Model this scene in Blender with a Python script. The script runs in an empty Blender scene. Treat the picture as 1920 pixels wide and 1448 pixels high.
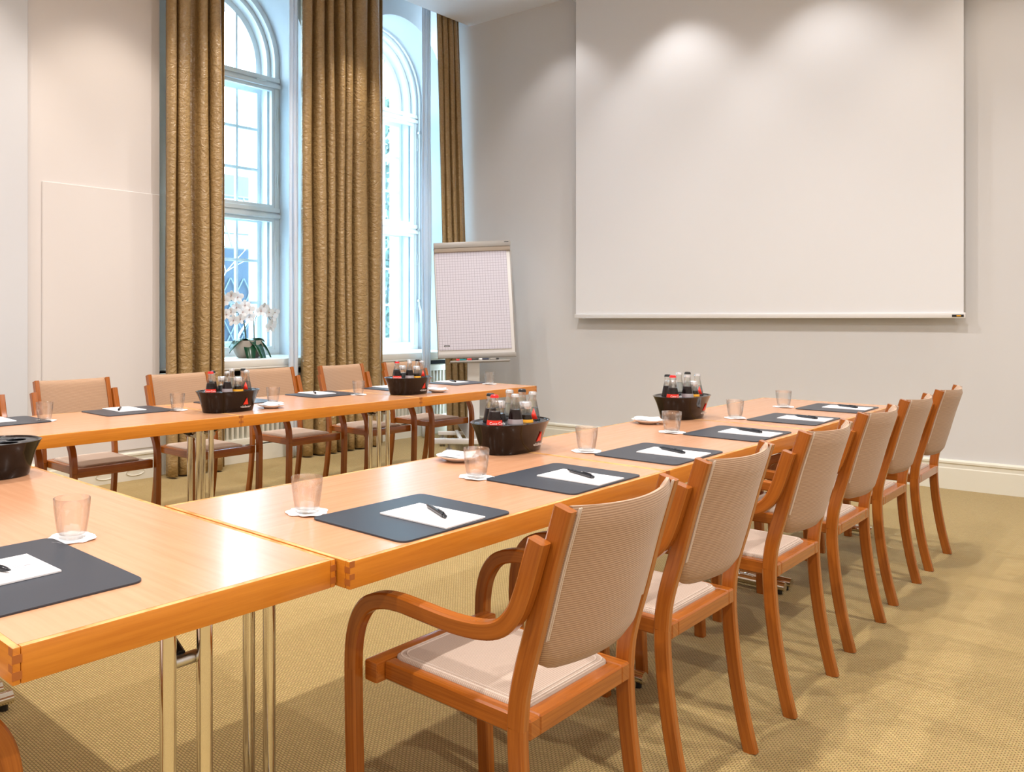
import bpy, bmesh, math, random
from mathutils import Vector, Matrix
PI = math.pi
random.seed(7)
scn = bpy.context.scene
C = scn.collection

# ------------------------------------------------------------------ helpers
def link(o, parent=None):
    C.objects.link(o)
    if parent is not None: o.parent = parent
    return o

def finish(bm, ang=32):
    bm.normal_update()
    lim = math.radians(ang)
    for f in bm.faces: f.smooth = True
    for e in bm.edges:
        if len(e.link_faces) == 2:
            e.smooth = e.calc_face_angle(0) < lim
        else: e.smooth = True

def obj(name, bm, mats, parent=None, loc=None, rotz=None, ang=32, uv=None):
    finish(bm, ang)
    me = bpy.data.meshes.new(name)
    bm.to_mesh(me); bm.free()
    if not isinstance(mats, (list, tuple)): mats = [mats]
    for m in mats: me.materials.append(m)
    o = bpy.data.objects.new(name, me)
    link(o, parent)
    if loc is not None: o.location = loc
    if rotz is not None: o.rotation_euler = (0, 0, rotz)
    return o

def tag(o, label=None, cat=None, group=None, kind=None):
    if label: o['label'] = label
    if cat: o['category'] = cat
    if group: o['group'] = group
    if kind: o['kind'] = kind
    return o

def thing(name, label, cat, loc=(0, 0, 0), rotz=0, group=None):
    o = bpy.data.objects.new(name, None); link(o)
    o.empty_display_size = .1
    o.location = loc; o.rotation_euler = (0, 0, rotz)
    return tag(o, label, cat, group)

def children(o): return [x for x in C.objects if x.parent == o]
def dup(root, loc, rotz=0, label=None, group=None, parent=None):
    r = root.copy(); C.objects.link(r)
    if parent is None:
        r.location = loc; r.rotation_euler = (0, 0, rotz)
        if label: r['label'] = label
        if group: r['group'] = group
    else: r.parent = parent
    for ch in children(root): dup(ch, None, parent=r)
    return r

def box(bm, x0, x1, y0, y1, z0, z1, bev=0, seg=1, mi=0, mat=None):
    vs = [bm.verts.new(p) for p in ((x0,y0,z0),(x1,y0,z0),(x1,y1,z0),(x0,y1,z0),(x0,y0,z1),(x1,y0,z1),(x1,y1,z1),(x0,y1,z1))]
    fs = []
    for q in ((0,3,2,1),(4,5,6,7),(0,1,5,4),(1,2,6,5),(2,3,7,6),(3,0,4,7)):
        f = bm.faces.new([vs[i] for i in q]); f.material_index = mi; fs.append(f)
    if mat is not None: bmesh.ops.transform(bm, matrix=mat, verts=vs)
    if bev > 0:
        es = list({e for f in fs for e in f.edges})
        r = bmesh.ops.bevel(bm, geom=es, offset=bev, segments=seg, profile=.6, affect='EDGES', clamp_overlap=True)
        for f in r['faces']: f.material_index = mi
    return vs

def frame_axes(d):
    d = d.normalized()
    up = Vector((0, 0, 1)) if abs(d.z) < .95 else Vector((0, 1, 0))
    a = d.cross(up).normalized(); return a, a.cross(d).normalized()

def tube(bm, pts, r, n=12, cap=True, mi=0):
    pts = [Vector(p) for p in pts]
    rs = r if isinstance(r, (list, tuple)) else [r]*len(pts)
    rings = []; a = None
    for i, p in enumerate(pts):
        d = (pts[min(i+1, len(pts)-1)] - pts[max(i-1, 0)]).normalized()
        if a is None: a, b = frame_axes(d)
        else:
            a = (a - d*a.dot(d)).normalized(); b = a.cross(d)
        rings.append([bm.verts.new(p + (a*math.cos(2*PI*k/n) + b*math.sin(2*PI*k/n))*rs[i]) for k in range(n)])
    for u, v in zip(rings, rings[1:]):
        for k in range(n):
            f = bm.faces.new((u[k], u[(k+1) % n], v[(k+1) % n], v[k])); f.material_index = mi
    if cap:
        for ring, rev in ((rings[0], True), (rings[-1], False)):
            f = bm.faces.new(ring[::-1] if rev else ring); f.material_index = mi
    bmesh.ops.recalc_face_normals(bm, faces=bm.faces)

def lathe(bm, prof, n=32, center=(0, 0, 0), sx=1, sy=1, mi=0, close=True):
    cx, cy, cz = center; rings = []
    for r, z in prof:
        if r < 1e-6: rings.append([bm.verts.new((cx, cy, cz+z))])
        else: rings.append([bm.verts.new((cx+sx*r*math.cos(2*PI*k/n), cy+sy*r*math.sin(2*PI*k/n), cz+z)) for k in range(n)])
    for u, v in zip(rings, rings[1:]):
        for k in range(n):
            k2 = (k+1) % n
            if len(u) == 1 and len(v) == 1: continue
            if len(u) == 1: f = bm.faces.new((u[0], v[k2], v[k]))
            elif len(v) == 1: f = bm.faces.new((u[k], u[k2], v[0]))
            else: f = bm.faces.new((u[k], u[k2], v[k2], v[k]))
            f.material_index = mi

def sweep(bm, path, w, t, x0, ch=.004):
    """rectangular bar swept along a path in the local y-z plane; w across x, t in plane; uv: length, around"""
    uvl = bm.loops.layers.uv.verify()
    hw, ht = w/2, t/2
    prof = [(-hw+ch, -ht), (hw-ch, -ht), (hw, -ht+ch), (hw, ht-ch), (hw-ch, ht), (-hw+ch, ht), (-hw, ht-ch), (-hw, -ht+ch)]
    P = [Vector((0, y, z)) for y, z in path]; rings = []; L = [0]
    for i in range(1, len(P)): L.append(L[-1] + (P[i]-P[i-1]).length)
    for i, p in enumerate(P):
        d = (P[min(i+1, len(P)-1)] - P[max(i-1, 0)]).normalized()
        n = Vector((0, -d.z, d.y))
        rings.append([bm.verts.new((x0+u, p.y+n.y*v, p.z+n.z*v)) for u, v in prof])
    per = [0]
    for k in range(8):
        a, b = prof[k], prof[(k+1) % 8]; per.append(per[-1] + math.hypot(a[0]-b[0], a[1]-b[1]))
    for i in range(len(rings)-1):
        for k in range(8):
            k2 = (k+1) % 8
            f = bm.faces.new((rings[i][k], rings[i][k2], rings[i+1][k2], rings[i+1][k]))
            for lp, uvv in zip(f.loops, ((L[i], per[k]), (L[i], per[k+1]), (L[i+1], per[k+1]), (L[i+1], per[k]))): lp[uvl].uv = uvv
    for rg in (rings[0], rings[-1]):
        f = bm.faces.new(rg)
        for lp in f.loops: lp[uvl].uv = (lp.vert.co.y*.3, lp.vert.co.x)
    bmesh.ops.recalc_face_normals(bm, faces=bm.faces)

def box_uv(bm, along='y'):
    uvl = bm.loops.layers.uv.verify()
    for f in bm.faces:
        n = f.normal
        if isinstance(along, float): ax = 'y' if abs(f.calc_center_median().x) > along else 'x'
        elif along == 'frame': ax = 'y' if abs(f.calc_center_median().x) > .157 else 'x'
        else: ax = along
        for lp in f.loops:
            c = lp.vert.co
            u = {'x': c.x, 'y': c.y, 'z': c.z}[ax]
            others = [v for k, v in (('x', c.x), ('y', c.y), ('z', c.z)) if k != ax]
            lp[uvl].uv = (u, others[0]*1.0 + others[1]*1.3)

def smooth_path(pts, n=6):
    """Catmull-Rom through 2-D / 3-D points"""
    out = []
    P = [Vector(p) if len(p) == 3 else Vector((p[0], p[1], 0)) for p in pts]
    for i in range(len(P)-1):
        a = P[max(i-1, 0)]; b = P[i]; c = P[i+1]; d = P[min(i+2, len(P)-1)]
        for k in range(n):
            t = k/n
            out.append(.5*((2*b) + (c-a)*t + (2*a-5*b+4*c-d)*t*t + (3*b-a-3*c+d)*t**3))
    out.append(P[-1])
    return [tuple(v) if len(pts[0]) == 3 else (v.x, v.y) for v in out]

# ------------------------------------------------------------------ materials
def mat(name, col=(.8, .8, .8), rough=.5, metal=0, spec=.5, coat=0, sheen=0):
    m = bpy.data.materials.new(name); m.use_nodes = True
    b = m.node_tree.nodes['Principled BSDF']
    b.inputs['Base Color'].default_value = (*col, 1); b.inputs['Roughness'].default_value = rough
    b.inputs['Metallic'].default_value = metal; b.inputs['Specular IOR Level'].default_value = spec
    b.inputs['Coat Weight'].default_value = coat; b.inputs['Coat Roughness'].default_value = .12
    b.inputs['Sheen Weight'].default_value = sheen
    return m
def N(m, t, **kw):
    n = m.node_tree.nodes.new(t)
    for k, v in kw.items():
        if k.startswith('i_'): n.inputs[k[2:].replace('_', ' ')].default_value = v
        else: setattr(n, k, v)
    return n
def L(m, a, ao, b, bi): m.node_tree.links.new(a.outputs[ao], b.inputs[bi])
def bsdf(m): return m.node_tree.nodes['Principled BSDF']
def ramp(m, c0, c1, p0=0, p1=1):
    r = N(m, 'ShaderNodeValToRGB'); r.color_ramp.elements[0].color = (*c0, 1); r.color_ramp.elements[1].color = (*c1, 1)
    r.color_ramp.elements[0].position = p0; r.color_ramp.elements[1].position = p1; return r
def bump(m, src, out, strength=.2, dist=.002):
    b = N(m, 'ShaderNodeBump'); b.inputs['Strength'].default_value = strength; b.inputs['Distance'].default_value = dist
    L(m, src, out, b, 'Height'); L(m, b, 'Normal', bsdf(m), 'Normal'); return b

def wood(name, c0, c1, scale=(3, 90, 1), rough=.35, coord='UV', coat=.0, spec=.5, p0=.3, p1=.7):
    m = mat(name, c0, rough, coat=coat, spec=spec)
    tc = N(m, 'ShaderNodeTexCoord'); mp = N(m, 'ShaderNodeMapping'); mp.inputs['Scale'].default_value = scale
    nz = N(m, 'ShaderNodeTexNoise'); nz.inputs['Scale'].default_value = 1.0; nz.inputs['Detail'].default_value = 5; nz.inputs['Roughness'].default_value = .6
    L(m, tc, coord, mp, 'Vector'); L(m, mp, 'Vector', nz, 'Vector')
    r = ramp(m, c0, c1, p0, p1); L(m, nz, 'Fac', r, 'Fac'); L(m, r, 'Color', bsdf(m), 'Base Color')
    bump(m, nz, 'Fac', .06, .001)
    return m

M = {}
def plaster(name, c):
    m = mat(name, c, .75, spec=.25)
    tc = N(m, 'ShaderNodeTexCoord'); nz = N(m, 'ShaderNodeTexNoise'); nz.inputs['Scale'].default_value = 60; nz.inputs['Detail'].default_value = 4
    n2 = N(m, 'ShaderNodeTexNoise'); n2.inputs['Scale'].default_value = 1.3
    L(m, tc, 'Object', nz, 'Vector'); L(m, tc, 'Object', n2, 'Vector')
    r = ramp(m, tuple(v*.96 for v in c), tuple(min(1, v*1.03) for v in c)); L(m, n2, 'Fac', r, 'Fac'); L(m, r, 'Color', bsdf(m), 'Base Color')
    bump(m, nz, 'Fac', .08, .002); return m
M['wall'] = plaster('wall_paint', (.69, .66, .64))
M['wall_back'] = plaster('end_wall_daylight_tint', (.66, .66, .665))  # wall paint cooled, window daylight put into its colour
M['wall_daylit'] = plaster('wall_paint_daylit', (.62, .64, .67))  # bluish daylight on the pier painted into the wall colour
M['reveal'] = plaster('reveal_paint', (.58, .62, .66))
M['ceil'] = plaster('ceiling_paint', (.80, .83, .88))
M['trim'] = mat('trim_paint', (.74, .72, .62), .35, spec=.4)
M['white'] = mat('white_gloss_paint', (.78, .82, .84), .3)
M['sillm'] = mat('sill_paint', (.78, .77, .72), .35)
M['dark'] = mat('recess_shade', (.015, .015, .018), .8)
# carpet
m = M['carpet'] = mat('woven_carpet', (.4, .3, .15), .95, spec=.1, sheen=.2)
tc = N(m, 'ShaderNodeTexCoord')
mp = N(m, 'ShaderNodeMapping'); mp.inputs['Scale'].default_value = (1, 1, 1)
br = N(m, 'ShaderNodeTexBrick'); br.offset = .5
br.inputs['Scale'].default_value = 1; br.inputs['Brick Width'].default_value = .013; br.inputs['Row Height'].default_value = .0085
br.inputs['Mortar Size'].default_value = .0017; br.inputs['Mortar Smooth'].default_value = .6
br.inputs['Color1'].default_value = (.62, .445, .175, 1); br.inputs['Color2'].default_value = (.54, .385, .145, 1); br.inputs['Mortar'].default_value = (.24, .16, .05, 1)
L(m, tc, 'Object', mp, 'Vector'); L(m, mp, 'Vector', br, 'Vector')
nz = N(m, 'ShaderNodeTexNoise'); nz.inputs['Scale'].default_value = 260; L(m, tc, 'Object', nz, 'Vector')
mx = N(m, 'ShaderNodeMixRGB', blend_type='MULTIPLY'); mx.inputs['Fac'].default_value = .35
L(m, br, 'Color', mx, 'Color1'); L(m, nz, 'Color', mx, 'Color2')
n3 = N(m, 'ShaderNodeTexNoise'); n3.inputs['Scale'].default_value = .8; L(m, tc, 'Object', n3, 'Vector')
r3 = ramp(m, (.93, .95, 1), (1.0, 1.0, .95)); L(m, n3, 'Fac', r3, 'Fac')
mx2 = N(m, 'ShaderNodeMixRGB', blend_type='MULTIPLY'); mx2.inputs['Fac'].default_value = 1
L(m, mx, 'Color', mx2, 'Color1'); L(m, r3, 'Color', mx2, 'Color2'); L(m, mx2, 'Color', bsdf(m), 'Base Color')
bump(m, br, 'Fac', .5, -.002)

M['top'] = wood('beech_veneer_top', (.575, .290, .155), (.64, .345, .195), (60, 3, 3), .27, 'Object', coat=.25)
M['top_x'] = M['top']
M['edge'] = wood('beech_edge_lipping', (.56, .18, .013), (.68, .25, .024), (5, 90, 1), .33, 'UV', coat=.2)
M['edge_worn'] = wood('worn_edge_wood', (.50, .20, .035), (.68, .38, .14), (14, 14, 40), .45, 'Object', p0=.38, p1=.55)
M['joint'] = mat('end_grain', (.40, .12, .02), .5)
M['chair'] = wood('stained_beech', (.26, .066, .006), (.42, .125, .014), (4, 130, 1), .25, 'UV', coat=.35)
M['chrome'] = mat('polished_chrome', (.82, .80, .76), .07, 1)
M['steel'] = mat('brushed_steel', (.65, .65, .64), .28, 1)
M['black'] = mat('black_plastic', (.012, .012, .013), .35)
def fabric(name, c0, c1, axis, per=.0045):
    m = mat(name, c0, .9, spec=.15, sheen=.3)
    tc = N(m, 'ShaderNodeTexCoord')
    w = N(m, 'ShaderNodeTexWave', wave_type='BANDS', bands_direction=axis); w.inputs['Scale'].default_value = 2*PI/per/20; w.inputs['Distortion'].default_value = .4; w.inputs['Detail'].default_value = 1
    L(m, tc, 'Object', w, 'Vector')
    nz = N(m, 'ShaderNodeTexNoise'); nz.inputs['Scale'].default_value = 220; L(m, tc, 'Object', nz, 'Vector')
    r = ramp(m, c0, c1, .15, .85); mxx = N(m, 'ShaderNodeMixRGB'); mxx.inputs['Fac'].default_value = .3
    L(m, w, 'Fac', mxx, 'Color1'); L(m, nz, 'Fac', mxx, 'Color2'); L(m, mxx, 'Color', r, 'Fac'); L(m, r, 'Color', bsdf(m), 'Base Color')
    bump(m, w, 'Fac', .35, .0012); return m
M['fab_back'] = fabric('ribbed_back_fabric', (.33, .20, .12), (.50, .335, .22), 'Z')
M['fab_seat_lit'] = fabric('ribbed_fabric_lit', (.42, .32, .25), (.57, .455, .37), 'Y')  # chair cloth in a paler copy, light on the seat painted in
M['pipe'] = mat('seat_piping', (.62, .52, .44), .8)
M['pad'] = mat('desk_pad_leather', (.028, .036, .052), .38, spec=.5)
M['paper'] = mat('paper', (.86, .85, .86), .6, spec=.2)
M['ink'] = mat('grey_print', (.35, .35, .38), .6)
M['pen'] = mat('black_pen', (.012, .014, .02), .22)
M['porc'] = mat('white_porcelain', (.88, .86, .84), .15, coat=.5)
M['tub'] = mat('glossy_black_tub', (.012, .007, .005), .09, spec=.22)
M['tubtop'] = mat('dark_grey_tub_insert', (.035, .04, .048), .25)
M['red'] = mat('signal_red', (.80, .03, .012), .4)
M['whitep'] = mat('white_print', (.85, .85, .85), .5)
M['redcap'] = mat('red_cap', (.75, .02, .02), .25)
M['silvercap'] = mat('silver_cap', (.8, .8, .82), .25, .8)
M['greylabel'] = mat('silver_label', (.42, .38, .40), .4, .3)
M['orange'] = mat('yellow_orange_label', (.85, .40, .02), .45)
M['cola'] = mat('cola', (.010, .002, .002), .12, spec=.2)
M['juice'] = mat('dark_juice', (.018, .010, .005), .15, spec=.2)
def glass(name, tint=(1, 1, 1), gl=.9, edge=.5, rough=.03, dark=.45, pw=3.0, base=.035, refr=0):
    m = bpy.data.materials.new(name); m.use_nodes = True; nt = m.node_tree
    nt.nodes.remove(nt.nodes['Principled BSDF']); out = nt.nodes['Material Output']
    lw = N(m, 'ShaderNodeLayerWeight'); lw.inputs['Blend'].default_value = .5
    p = N(m, 'ShaderNodeMath', operation='POWER'); p.inputs[1].default_value = pw; L(m, lw, 'Facing', p, 0)
    tr = N(m, 'ShaderNodeBsdfTransparent')
    cm = N(m, 'ShaderNodeMixRGB'); cm.inputs['Color1'].default_value = (*tint, 1); cm.inputs['Color2'].default_value = tuple(v*dark for v in tint)+(1,)
    L(m, p, 0, cm, 'Fac'); L(m, cm, 'Color', tr, 'Color')
    gs = N(m, 'ShaderNodeBsdfGlossy'); gs.inputs['Roughness'].default_value = rough; gs.inputs['Color'].default_value = (gl, gl, gl, 1)
    ml = N(m, 'ShaderNodeMath', operation='MULTIPLY_ADD'); ml.inputs[1].default_value = edge; ml.inputs[2].default_value = base; L(m, p, 0, ml, 0)
    mx = N(m, 'ShaderNodeMixShader'); L(m, ml, 0, mx, 'Fac'); L(m, tr, 'BSDF', mx, 1); L(m, gs, 'BSDF', mx, 2)
    last = mx
    if refr > 0:
        g = N(m, 'ShaderNodeBsdfGlass'); g.inputs['IOR'].default_value = 1.45; g.inputs['Roughness'].default_value = .0; g.inputs['Color'].default_value = (1, 1, 1, 1)
        m2 = N(m, 'ShaderNodeMixShader'); m2.inputs['Fac'].default_value = refr; L(m, mx, 'Shader', m2, 1); L(m, g, 'BSDF', m2, 2); last = m2
    L(m, last, 'Shader', out, 'Surface'); return m
M['glass'] = glass('tumbler_glass', (.985, .985, .982), edge=.75, dark=.45, pw=4.5, refr=.16)
M['bottleglass'] = glass('bottle_glass', (.95, .96, .955), edge=.45, dark=.4, pw=4, base=.02, refr=.35)
M['pane'] = glass('window_glass', (.93, .98, 1.0), edge=.2, dark=.9)
M['water'] = glass('mineral_water', (.80, .84, .87), edge=.2)
# curtain
def drape(name, c0, c1, rough=.42):
    m = mat(name, c0, rough, spec=.7)
    bsdf(m).inputs['Anisotropic'].default_value = .3
    tc = N(m, 'ShaderNodeTexCoord'); mp = N(m, 'ShaderNodeMapping'); mp.inputs['Scale'].default_value = (40, 40, 260)
    nz = N(m, 'ShaderNodeTexNoise'); nz.inputs['Scale'].default_value = 1; nz.inputs['Detail'].default_value = 3
    L(m, tc, 'Object', mp, 'Vector'); L(m, mp, 'Vector', nz, 'Vector')
    r = ramp(m, c0, c1, .3, .7); L(m, nz, 'Fac', r, 'Fac'); L(m, r, 'Color', bsdf(m), 'Base Color')
    n2 = N(m, 'ShaderNodeTexNoise'); n2.inputs['Scale'].default_value = 14; n2.inputs['Detail'].default_value = 4; n2.inputs['Distortion'].default_value = 1.2
    mp2 = N(m, 'ShaderNodeMapping'); mp2.inputs['Scale'].default_value = (1, 1, 1.6); L(m, tc, 'Object', mp2, 'Vector'); L(m, mp2, 'Vector', n2, 'Vector')
    bump(m, n2, 'Fac', .5, .03); return m
M['drape'] = drape('gold_taffeta', (.29, .185, .072), (.43, .29, .125), .32)
def sheer():
    m = bpy.data.materials.new('white_lining'); m.use_nodes = True; nt = m.node_tree
    b = bsdf(m); b.inputs['Base Color'].default_value = (.85, .87, .9, 1); b.inputs['Roughness'].default_value = .8
    tl = N(m, 'ShaderNodeBsdfTranslucent'); tl.inputs['Color'].default_value = (.8, .85, .9, 1)
    mx = N(m, 'ShaderNodeMixShader'); mx.inputs['Fac'].default_value = .45
    L(m, b, 'BSDF', mx, 1); L(m, tl, 'BSDF', mx, 2); L(m, mx, 'Shader', nt.nodes['Material Output'], 'Surface'); return m
M['sheer'] = sheer()
M['screen'] = mat('projection_fabric', (.76, .77, .79), .85, spec=.1)
M['alu'] = mat('white_aluminium', (.78, .78, .78), .35, .2)
M['greyalu'] = mat('grey_aluminium', (.33, .315, .295), .4, .3)
M['beigebar'] = mat('beige_clamp_bar', (.36, .30, .24), .45)
M['pot'] = plaster('concrete_pot', (.36, .31, .26)); 
M['leaf'] = mat('orchid_leaf', (.008, .060, .022), .25)
M['stem'] = mat('orchid_stem', (.06, .09, .05), .5)
M['petal'] = mat('orchid_petal', (.88, .87, .88), .55)
M['lip'] = mat('orchid_lip', (.55, .30, .25), .6)
M['soil'] = mat('bark_soil', (.05, .035, .025), .9)
M['facade'] = plaster('pale_facade', (.80, .82, .84))
M['slate'] = plaster('blue_grey_wall', (.045, .060, .085))
M['lattice'] = mat('lattice_paint', (.10, .125, .155), .6)
M['roof'] = mat('pale_slate_roof', (.13, .145, .17), .7)
M['ivy'] = mat('climber_leaf', (.07, .12, .09), .7)
M['bark'] = mat('climber_bark', (.16, .20, .22), .8)
M['court'] = mat('courtyard_paving', (.35, .38, .40), .9)
def paper_grid():
    m = mat('flipchart_paper', (.75, .71, .76), .6, spec=.2)
    tc = N(m, 'ShaderNodeTexCoord'); sx = N(m, 'ShaderNodeSeparateXYZ'); L(m, tc, 'Object', sx, 'Vector')
    prev = None
    for ax in ('X', 'Z'):
        mu = N(m, 'ShaderNodeMath', operation='MULTIPLY'); mu.inputs[1].default_value = 1/.025; L(m, sx, ax, mu, 0)
        ad = N(m, 'ShaderNodeMath', operation='ADD'); ad.inputs[1].default_value = 100.5; L(m, mu, 0, ad, 0)
        fr = N(m, 'ShaderNodeMath', operation='FRACT'); L(m, ad, 0, fr, 0)
        lt = N(m, 'ShaderNodeMath', operation='LESS_THAN'); lt.inputs[1].default_value = .09; L(m, fr, 0, lt, 0)
        if prev is None: prev = lt
        else:
            mxn = N(m, 'ShaderNodeMath', operation='MAXIMUM'); L(m, prev, 0, mxn, 0); L(m, lt, 0, mxn, 1); prev = mxn
    mx = N(m, 'ShaderNodeMixRGB'); mx.inputs['Color1'].default_value = (.70, .69, .79, 1); mx.inputs['Color2'].default_value = (.38, .36, .46, 1)
    L(m, prev, 0, mx, 'Fac'); L(m, mx, 'Color', bsdf(m), 'Base Color'); return m
M['grid'] = paper_grid()

# ------------------------------------------------------------------ room constants
H = 1.19; T = .72; CEIL = 4.205
def wallY(x): return 7.156 + .0696*x           # the screen wall's line in plan
WX = -5.46                                       # panelled part of the window wall
FX = -5.75                                       # wall face around the windows
def struct(name, bm, m, parent=None):
    o = obj(name, bm, m, parent)
    if parent is None: o['kind'] = 'structure'
    return o

bm = bmesh.new(); box(bm, -5.9, 2.6, -3.2, 7.6, -.1, 0)
struct('floor', bm, M['carpet'])
bm = bmesh.new(); box(bm, -5.18, 2.6, -3.2, 7.6, CEIL, CEIL+.12)
struct('ceiling', bm, M['ceil'])
# raised slot ceiling over the curtains
bm = bmesh.new(); box(bm, -5.9, -5.18, -3.2, 7.6, 4.75, 4.87)
box(bm, -5.24, -5.18, -3.2, 7.6, CEIL+.121, 4.749)
struct('trim_1', bm, M['ceil'])
# back wall (screen wall): from X=-5.2 to 2.6
def slab_wall(name, p0, p1, z0, z1, th, m):
    """vertical slab with its visible face on p0-p1, thickness to the left of p0->p1"""
    bm = bmesh.new(); p0 = Vector(p0); p1 = Vector(p1); d = (p1-p0).normalized(); n = Vector((-d.y, d.x))*th
    q = [p0, p1, p1+n, p0+n]
    lo = [bm.verts.new((v.x, v.y, z0)) for v in q]; hi = [bm.verts.new((v.x, v.y, z1)) for v in q]
    bm.faces.new(lo[::-1]); bm.faces.new(hi)
    for i in range(4): bm.faces.new((lo[i], lo[(i+1) % 4], hi[(i+1) % 4], hi[i]))
    bmesh.ops.recalc_face_normals(bm, faces=bm.faces)
    return struct(name, bm, m)
slab_wall('wall_back', (-5.33, wallY(-5.33)), (2.6, wallY(2.6)), 0, 4.75, .15, M['wall_back'])
slab_wall('wall_right', (2.5, 7.4), (2.5, -3.2), 0, 4.3, .1, M['wall'])
slab_wall('wall_front', (2.6, -3.1), (-5.9, -3.1), 0, 4.8, .1, M['wall'])
# left wall, panelled part, and the pier beyond it
bm = bmesh.new(); box(bm, -6.2, WX, -3.2, 3.32, 0, 4.75)
struct('wall_left', bm, M['wall'])
bm = bmesh.new(); box(bm, WX, WX+.05, -3.1, 2.285, 0, CEIL+.3, bev=.004)
struct('wall_pier', bm, M['wall_daylit'])
bm = bmesh.new(); box(bm, WX, WX+.012, 2.40, 3.315, .225, 2.135, bev=.004)
struct('trim_2', bm, M['wall'])
# niche end wall next to the screen wall
bm = bmesh.new(); box(bm, -6.7, -5.33, 7.35, 7.5, 0, 4.75)
struct('wall_niche', bm, M['reveal'])

def baseboard_profile(off=0):
    return [(0, 0), (.022, 0), (.022, .145), (.016, .152), (.016, .175), (.024, .183), (.024, .196), (.010, .207), (0, .207)]
def baseboard(name, p0, p1):
    """runs p0->p1, room on the right-hand side"""
    bm = bmesh.new(); p0 = Vector(p0); p1 = Vector(p1); d = (p1-p0).normalized(); n = Vector((d.y, -d.x))
    rings = []
    for p in (p0, p1):
        rings.append([bm.verts.new((p.x+n.x*u, p.y+n.y*u, z)) for u, z in baseboard_profile()])
    k = len(rings[0])
    for i in range(k-1): bm.faces.new((rings[0][i], rings[0][i+1], rings[1][i+1], rings[1][i]))
    bm.faces.new(rings[0]); bm.faces.new(rings[1][::-1])
    bmesh.ops.recalc_face_normals(bm, faces=bm.faces)
    return struct(name, bm, M['trim'])
baseboard('baseboard_back', (-5.24, wallY(-5.24)), (2.5, wallY(2.5)))
baseboard('baseboard_left', (WX, 2.285), (WX, 3.32))
baseboard('baseboard_pier', (WX+.05, -3.0), (WX+.05, 2.285))

# ------------------------------------------------------------------ window wall
ZS = 3.63; SILL = .85; R = .72
WIN = [4.33, 6.37]
def arch_loop(cy, hw, zb, zs, n=28, r=None):
    r = hw if r is None else r
    pts = [(cy-hw, zb), (cy+hw, zb)]
    for k in range(n+1):
        a = PI*k/n; pts.append((cy+hw*math.cos(a), zs+r*math.sin(a)))
    return pts
def plate(bm, outline, holes, x0, x1, mi=0):
    """plate in the y-z plane with holes, between x0 and x1"""
    tmp = bmesh.new(); edges = []
    for lp in [outline]+holes:
        vs = [tmp.verts.new((0, y, z)) for y, z in lp]
        for i in range(len(vs)): edges.append(tmp.edges.new((vs[i], vs[(i+1) % len(vs)])))
    r = bmesh.ops.triangle_fill(tmp, use_beauty=True, use_dissolve=False, edges=edges)
    tmp.verts.index_update()
    a = [bm.verts.new((x0, v.co.y, v.co.z)) for v in tmp.verts]; b = [bm.verts.new((x1, v.co.y, v.co.z)) for v in tmp.verts]
    new = []
    for f in tmp.faces:
        ix = [v.index for v in f.verts]
        new.append(bm.faces.new([a[i] for i in ix])); new.append(bm.faces.new([b[i] for i in ix[::-1]]))
    for e in tmp.edges:
        if len(e.link_faces) == 1:
            i, j = e.verts[0].index, e.verts[1].index
            new.append(bm.faces.new((a[i], a[j], b[j], b[i])))
    tmp.free()
    for f in new: f.material_index = mi
    bmesh.ops.recalc_face_normals(bm, faces=bm.faces)
holes = [arch_loop(c, R, SILL-.06, ZS) for c in WIN]
bm = bmesh.new(); plate(bm, [(3.0, 0), (7.4, 0), (7.4, 4.75), (3.0, 4.75)], holes, FX, -6.34)
struct('wall_window', bm, M['reveal'])
holes = [arch_loop(c, R-.12, SILL-.02, ZS) for c in WIN]
bm = bmesh.new(); plate(bm, [(1.0, -.3), (9.3, -.3), (9.3, 5.2), (1.0, 5.2)], holes, -6.341, -6.46)
struct('wall_outer', bm, M['facade'])
# parapet under each window with its radiator niche, sill board
def rect(y0, y1, z0, z1): return [(y0, z0), (y1, z0), (y1, z1), (y0, z1)]
bm = bmesh.new()
plate(bm, rect(3.321, 7.34, 0.001, .772), [rect(3.62, 5.04, .13, .765), rect(5.66, 7.08, .13, .765)], -5.47, -5.52)
struct('trim_3', bm, M['trim'])
bm = bmesh.new(); box(bm, -5.749, -5.735, 3.33, 7.34, .002, .77)  # near-black sheet, shade of the radiator niches put in as colour
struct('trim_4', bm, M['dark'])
def radiator(cy, label):
    t = thing('radiator', label, 'radiator', (0, cy, 0), 0, 'radiators under the window sills')
    bm = bmesh.new()
    for k in range(26):
        y = -.67 + k*.0536
        box(bm, -5.60, -5.50, y-.0125, y+.0125, .185, .665, bev=.006, seg=2)
    o = obj('column', bm, M['trim'], t); o['kind'] = 'stuff'
    bm = bmesh.new(); box(bm, -5.61, -5.49, -.69, .69, .655, .715, bev=.008, seg=2); obj('top_header', bm, M['trim'], t)
    bm = bmesh.new(); box(bm, -5.61, -5.49, -.69, .69, .14, .195, bev=.008, seg=2); obj('bottom_header', bm, M['trim'], t)
radiator(WIN[0], 'cream column radiator below the window with the orchid')
radiator(WIN[1], 'cream column radiator below the window nearest the flipchart')
for i, cy in enumerate(WIN):
    bm = bmesh.new(); box(bm, -6.16, -5.45, cy-R+.001, cy+R-.001, SILL-.058, SILL, bev=.006, seg=2)
    s = struct('trim_%d' % (5+i), bm, M['sillm'])
    bm = bmesh.new(); box(bm, -5.749, -5.45, cy-R-.12, cy+R-.0, SILL-.075, SILL-.0585, bev=.003)
    obj('sill_nose', bm, M['sillm'], s)

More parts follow.
